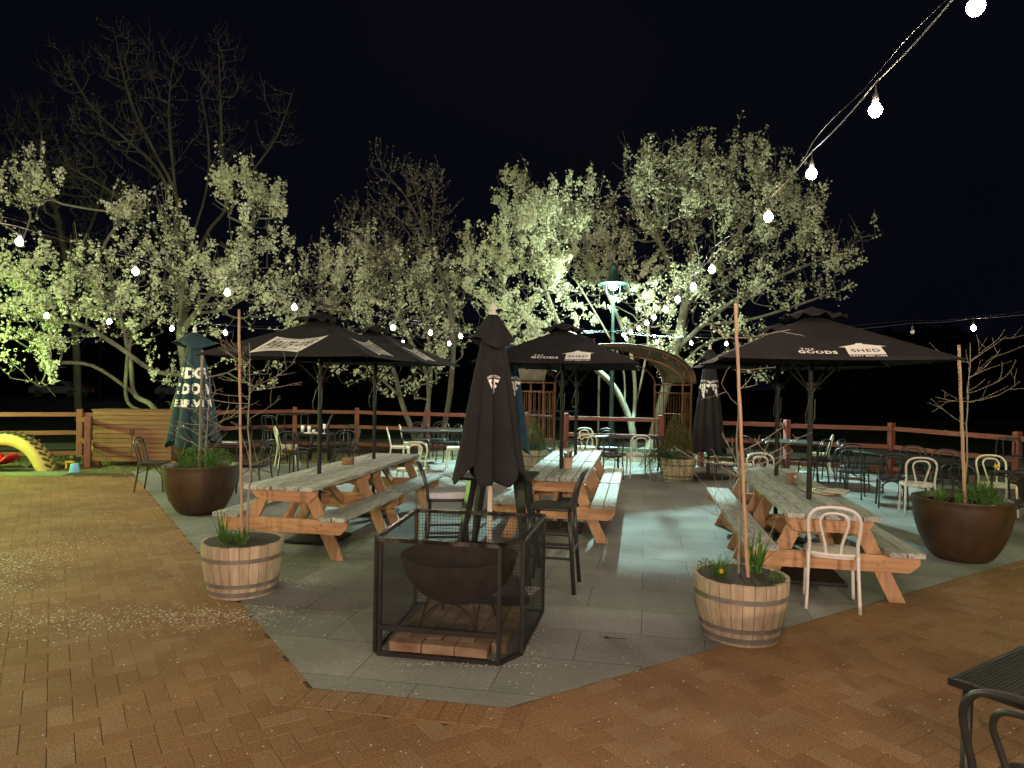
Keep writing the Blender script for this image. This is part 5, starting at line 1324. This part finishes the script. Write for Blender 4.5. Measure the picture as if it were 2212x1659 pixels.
    Vs = []; Fs = []; off = 0
    for msk, n in ((thick, 9), (~thick, 4)):
        if msk.any():
            V, F = tube_np(P0[msk], P1[msk]+(P1[msk]-P0[msk])*.04, r0[msk], r1[msk], n); Vs.append(V); Fs.append(F+off); off += len(V)
    t = thing(name, label, 'tree', tuple(np.array([NA[0][0], NA[0][1], 0.])), 0, group); loc = np.array([NA[0][0], NA[0][1], 0.])
    me = mesh_from('trunk', np.concatenate(Vs)-loc, np.concatenate(Fs), M[m_bark], True); o = bpy.data.objects.new('trunk', me); COL.objects.link(o); o.parent = t
    # blossom clusters
    cand = np.where((rad < .016) & (np.arange(len(NA)) >= ns0))[0]
    if bare:
        k = int(bloom); pick = rng.choice(cand, k); C = NA[pick]+rng.normal(size=(k,3))*.012; V, F = puff(C, rng, 4, .016, .014); m_ = M['bud']; nm = 'buds'
    else:
        dens = np.array([.5+.5*noise.noise(Vector(NA[i]*1.25)) for i in cand]); pr = np.clip((dens-.36)*3, .06, 1); pr /= pr.sum()
        sub = rng.random(len(cand)) < .6; cand = cand[sub]; pr = pr[sub]; pr /= pr.sum(); k = int(bloom*1.4); pick = rng.choice(cand, k, p=pr); pp = PA[pick]; u = rng.random((k,1)); C = NA[pick]*u+NA[pp]*(1-u)+rng.normal(size=(k,3))*.050; C = C[(((C-np.array([2.75,19.4,4.4]))**2).sum(1) > 1.1) & ~((C[:,1] < 20.4) & (np.abs(C[:,0]-2.75) < .35+(20.4-C[:,1])*.8))]
        V, F = puff(C, rng, 12, bsz*.58, .0145); m_ = M['blossom']; nm = 'crown'
    me = mesh_from(nm, V-loc, F, m_); o = bpy.data.objects.new(nm, me); COL.objects.link(o); o.parent = t
    return t
def puff(C, rng, q, r, s):
    """q little petals on the surface of a ball at every centre"""
    n = len(C); nrm = rng.normal(size=(n, q, 3)); nrm /= np.linalg.norm(nrm, axis=2, keepdims=True)
    rr = r*rng.choice([.35,.6,.8,1.0,1.2,1.4], (n,1,1), p=[.16,.16,.2,.2,.18,.10]); P = C[:,None,:]+nrm*rr*rng.uniform(.75,1.05,(n,q,1))
    nn = nrm+rng.normal(size=(n,q,3))*.22; nn /= np.linalg.norm(nn, axis=2, keepdims=True)
    a = rng.normal(size=(n,q,3)); u = np.cross(nn, a); u /= np.linalg.norm(u, axis=2, keepdims=True)+1e-9; v = np.cross(nn, u); ss = s*rng.uniform(.6,1.35,(n,q,1))*np.clip(rr/r,.6,1.1)
    V = np.stack([P-u*ss, P-v*ss*.9, P+u*ss, P+v*ss*.9], axis=2).reshape(-1,3); F = np.arange(len(V)).reshape(-1,4); return V, F
G = 'flowering pear trees beyond the fence'
tree('flowering_tree', 'wide flowering tree on the far left, lit green at its left side',
  [[(362,985,16.9),(366,930,16.9),(378,880,16.9),(398,810,16.9),(388,720,16.9),(392,640,17.0),(410,550,17.1),(430,470,17.2)],
   [(364,940,16.9),(330,878,16.8),(290,850,16.7),(282,780,16.6),(262,690,16.4),(240,600,16.3),(225,530,16.2)],
   [(340,893,16.8),(278,872,16.6),(274,790,16.4),(290,690,16.5),(300,600,16.5)],
   [(398,810,16.9),(330,800,16.6),(250,745,16.2),(170,700,15.8),(60,680,15.4),(-40,640,15.2)],
   [(290,850,16.7),(200,790,16.0),(110,785,15.4)], [(388,720,16.9),(450,640,17.2),(500,560,17.3),(540,490,17.4)]],
  [(40,610,15.4,110,70,1.6),(150,620,15.8,120,65,1.8),(60,720,15.0,110,70,1.5),(280,610,16.4,120,80,2.0),(400,600,17.0,110,85,2.0),(520,590,17.3,100,85,1.8),(610,650,17.6,60,80,1.4),(485,420,17.0,28,60,.5,3000),(548,430,17.2,24,70,.5,3000),(595,480,17.4,20,50,.5,1500),(265,470,16.5,30,60,.6,2500),(360,480,16.8,30,50,.6,1500),(25,420,15.6,45,70,.9),(90,420,15.6,24,60,.6,1200),(180,660,15.6,150,70,1.6),(300,700,16.3,110,60,1.4),(480,660,17.2,100,70,1.4),(400,800,16.6,60,50,1.0,1800),(560,780,17.4,90,60,1.2,3500),(90,800,15,60,50,1.0,1500)],
  900, 11, 8800, group=G)
tree('flowering_tree', 'flowering tree behind the left umbrellas, lit dimly',
  [[(905,985,20.2),(890,930,20.2),(868,870,20.2),(850,800,20.1),(820,740,20.0),(780,670,20.0),(750,610,20)],
   [(905,960,20.2),(925,870,20.2),(915,790,20.2),(870,700,20.1),(850,600,20.1)], [(868,860,20.1),(800,800,19.8),(740,770,19.6)],
   [(925,880,20.2),(930,760,20.4),(900,640,20.5)]],
  [(700,600,19.5,70,60,1.3),(660,680,19.5,80,80,1.4),(780,600,20,90,80,1.6),(870,620,20.2,100,90,1.8),(940,640,20.4,80,90,1.4),(820,700,19.8,130,60,1.6),(760,790,19.6,70,45,1.1),(860,830,19.8,60,45,1.1),(800,560,20,40,50,1,1800),(960,720,20,70,70,1.4),(940,790,19.6,60,40,1.0),(620,600,20,20,40,.5,600)],
  650, 12, 6500, group=G)
tree('flowering_tree', 'big flowering tree left of the street lamp, brightest in bloom',
  [[(1372,990,20.4),(1366,930,20.4),(1350,880,20.4),(1322,830,20.3),(1280,790,20.1),(1230,740,20.0),(1190,660,20),(1160,560,20),(1150,470,20)],
   [(1366,930,20.4),(1372,850,20.5),(1362,760,20.5),(1320,650,20.5),(1270,540,20.5),(1250,450,20.5)], [(1350,890,20.4),(1345,790,20.2),(1300,700,20),(1240,600,20)],
   [(1230,740,20),(1150,690,19.6),(1090,640,19.5),(1050,590,19.5)], [(1366,900,20.6),(1390,800,20.8),(1400,700,20.8),(1370,600,20.8),(1340,500,20.8)]],
  [(1140,540,20,95,90,1.8),(1120,450,20,35,75,.7,3200),(1180,470,20,60,60,1.0),(1235,480,20.2,45,80,.9),(1060,590,19.8,65,80,1.4),(1200,600,19.8,110,90,1.8),(1290,560,20.3,80,110,1.5),(1110,690,19.2,100,70,1.4),(1220,700,18.9,80,60,1.2),(1300,660,19.5,80,60,1.3),(1380,620,20.2,70,90,1.4),(1010,560,20,25,60,.5,1200),(1170,760,19.3,90,50,1.1,3000),(1300,440,20.3,50,70,.9),(1380,750,19.2,70,50,1.1,3000)],
  900, 13, 15500, group=G)
tree('flowering_tree', 'tallest flowering tree on the right with open airy crown',
  [[(1400,990,20.6),(1415,930,20.6),(1436,850,20.6),(1458,760,20.6),(1480,660,20.6),(1495,560,20.7),(1490,470,20.8),(1500,400,20.9)],
   [(1458,760,20.6),(1520,700,20.4),(1600,640,20.2),(1700,590,20),(1800,550,19.9),(1880,505,19.8)], [(1480,660,20.6),(1560,560,20.7),(1620,460,20.8),(1660,380,20.9)],
   [(1480,660,20.6),(1440,560,20.6),(1400,460,20.6),(1370,390,20.6)], [(1520,700,20.4),(1620,690,20),(1720,660,19.8),(1820,625,19.7)], [(1436,850,20.6),(1500,760,20.1),(1560,730,19.8)]],
  [(1480,385,20.8,110,65,1.6),(1600,365,20.9,95,60,1.5),(1390,380,20.6,50,65,.9,3500),(1700,420,20.8,75,60,1.3),(1460,460,20.6,120,100,2.0),(1600,460,20.7,120,90,2.0),(1700,510,20.3,100,70,1.6),(1790,540,20,80,60,1.3),(1870,510,19.8,45,18,.4,700),(1560,600,20.2,140,70,1.8),(1700,620,19.9,110,50,1.4),(1800,630,19.7,55,25,.7,1300),(1480,620,20,100,80,1.5),(1480,740,19.5,110,50,1.3,4200),(1620,720,19.5,90,40,1.1,2500),(1640,790,19.3,60,35,.9,1200),(1330,500,21.2,60,100,1.0,3600),(1310,620,21.4,60,70,1.0,2600),(1390,700,21.4,60,60,1.0,2000)],
  1350, 14, 11500, group=G, bsz=.043)
tree('bare_tree', 'bare budding tree between the flowering trees left of centre',
  [[(950,990,19.8),(958,930,19.8),(972,850,19.8),(978,760,19.8),(975,680,19.8),(955,600,19.8),(920,510,19.8),(880,430,19.8),(830,370,19.8)],
   [(975,680,19.8),(930,640,19.6),(870,590,19.5),(810,545,19.4),(750,490,19.3)], [(955,600,19.8),(935,500,20),(940,400,20),(930,350,20)], [(972,830,19.8),(985,740,19.9),(1000,640,20)], [(920,510,19.8),(900,420,19.9),(880,350,19.9)]],
  [(860,400,19.8,60,60,.9),(920,400,20,50,70,.9),(780,470,19.4,60,45,.9),(840,480,19.6,70,60,1.1),(920,500,19.9,60,60,1.0),(810,350,19.7,15,45,.3,900),(745,480,19.3,22,14,.3,500),(960,480,20,30,60,.6),(850,560,19.5,70,50,1.0),(990,600,20,30,70,.7)],
  330, 15, 2600, True, 'bark_bare', .0052, seglen=.18)
tree('bare_tree', 'tall bare tree rising behind the left flowering tree',
  [[(400,985,22.5),(398,880,22.5),(396,760,22.5),(400,640,22.5),(392,540,22.5),(380,420,22.5),(330,320,22.5),(280,210,22.5),(245,60,22.5)],
   [(400,640,22.5),(330,490,22.3),(250,420,22.2),(130,350,22)], [(400,600,22.5),(450,500,22.6),(490,440,22.7),(480,320,22.7),(475,180,22.7),(470,70,22.7)],
   [(392,540,22.5),(350,380,22.4),(260,290,22.4),(190,220,22.3),(130,110,22.3)], [(396,560,22.5),(444,420,22.7),(450,300,22.7),(430,180,22.8)], [(490,440,22.7),(545,370,22.7),(600,290,22.7),(635,190,22.7)], [(380,420,22.5),(365,250,22.5),(375,140,22.5),(400,90,22.5)]],
  [(250,130,22.4,70,90,1.2),(370,170,22.5,80,110,1.4),(480,150,22.7,50,100,1.0),(190,280,22.3,80,80,1.3),(320,300,22.4,90,100,1.4),(590,260,22.7,45,80,.9),(150,370,22.1,60,60,1.0),(470,300,22.7,60,90,1.1),(260,430,22.3,80,60,1.2),(130,150,22.2,40,60,.7)],
  620, 16, 900, True, 'bark_bare', .0050, curl=.5, seglen=.3)
tree('bare_tree', 'fainter bare tree at the far left edge behind the blossom',
  [[(170,960,29),(165,760,29),(150,600,29),(120,450,29),(95,330,29),(80,220,29)], [(150,600,29),(200,480,29),(230,380,29)], [(120,450,29),(50,360,29),(10,280,29)]],
  [(80,280,29,70,90,1.6),(180,380,29,70,90,1.6),(40,400,29,70,90,1.6),(150,500,29,90,70,1.6)], 420, 17, 400, True, 'bark_bare', .008, curl=.5, seglen=.4)

# ------------------------------------------------------------------ far things beyond the park
def far_trees():
    rng = np.random.default_rng(77); C = []
    for i in range(46):
        x = -95+190*i/45+rng.normal()*2; y = 95+rng.normal()*6; h = rng.uniform(6,11); w_ = rng.uniform(3,5.5); n = 420
        q = rng.normal(size=(n,3)); q /= np.linalg.norm(q,axis=1,keepdims=True); q *= rng.random((n,1))**.4
        C.append(np.array([x,y,h*.52])+q*np.array([w_,w_,h*.52]))
    C = np.concatenate(C); V, F = puff(C, rng, 5, .35, .42)
    me = mesh_from('distant_trees', V, F, leafmat('far_foliage', (.02,.03,.012), (.035,.05,.02), .3)); o = bpy.data.objects.new('distant_trees', me); COL.objects.link(o); tag(o, 'dark distant treeline at the far side of the park', 'treeline', kind='stuff')
far_trees()
def far_car(label, x, y, d, m, rz):
    p = at(x, y, d); p.z = 0; t = thing('parked_car', label, 'car', p, rz); b = MB()
    poly = [(-2.1,.35),(2.1,.35),(2.15,.75),(1.3,.92),(.6,1.42),(-1.1,1.45),(-1.9,.98),(-2.15,.8)]; n = len(poly)
    b.add([(q[0],-.85,q[1]) for q in poly]+[(q[0],.85,q[1]) for q in poly], [tuple(range(n)), tuple(range(2*n-1, n-1, -1))]+[(k, n+k, n+(k+1) % n, (k+1) % n) for k in range(n)]); bevel(obj('body', b, m, t), .08)
    b = MB(); b.add([(-1.6,-.86,.98),(1.1,-.86,.98),(.55,-.86,1.36),(-1.0,-.86,1.38)], [(0,1,2,3)]); obj('window', b, M['car_glass'], t)
    for xx in (-1.3, 1.35): w = MB(); w.tube([(xx,-.88,.33),(xx,-.68,.33)], .33, 16); obj('wheel', w, M['rubber'], t)
far_car('distant white car at the left beyond the park', 128, 822, 62, M['car_white'], .1)
far_car('distant red car beside the white one at the left', 160, 818, 66, M['car_red'], .1)
far_car('distant white car glimpsed between the left tree trunks', 392, 820, 64, M['car_white'], -.2)
post_lamp('distant lamp added to light the parked cars far left', (-33,56,0), 5.0, (.8,.9,1.0), 90, name='distant_lamp')  # no lamp known here; added so the far cars catch some light
def bench_sign():
    t = thing('park_picnic_table', 'dark park picnic table out on the lawn behind the arbour', 'table', (1.7,28.0,0), .1); b = MB(); b.box((0,0,.75), (1.9,.75,.06)); obj('tabletop', b, M['black_metal'], t)
    for s in (-1, 1):
        b = MB(); b.box((0,s*.6,.45), (1.9,.28,.05)); obj('bench', b, M['black_metal'], t); b = MB(); b.box((s*.6,0,.37), (.09,.09,.72)); b.box((s*.6,0,.41), (.07,1.3,.06)); obj('leg', b, M['black_metal'], t)
    b = MB(); b.tube([(0,0,0),(0,0,2.3)], .035, 8); o = obj('marker_post', b, M['concrete']); o.location = (3.06-.35,21.8,0); tag(o, 'thin pale post standing behind the middle tables, left of the tree trunks', 'post')
bench_sign()

b = MB(); b.add([(0,0,.012),(.02,.012,.018),(.045,.006,.014),(.06,0,.010),(.04,-.012,.017),(.018,-.010,.012)], [(0,1,2,3,4,5)]); b.tube([(.055,0,.012),(.10,.008,.010),(.16,.004,.010)], .0018, 5)
o = obj('fallen_leaf', b, M['soil']); o.location = gnd(1303,1381); o.rotation_euler = (0,0,R(-6)); tag(o, 'dark curled leaf on the grey paving between cage and right barrel', 'leaf')
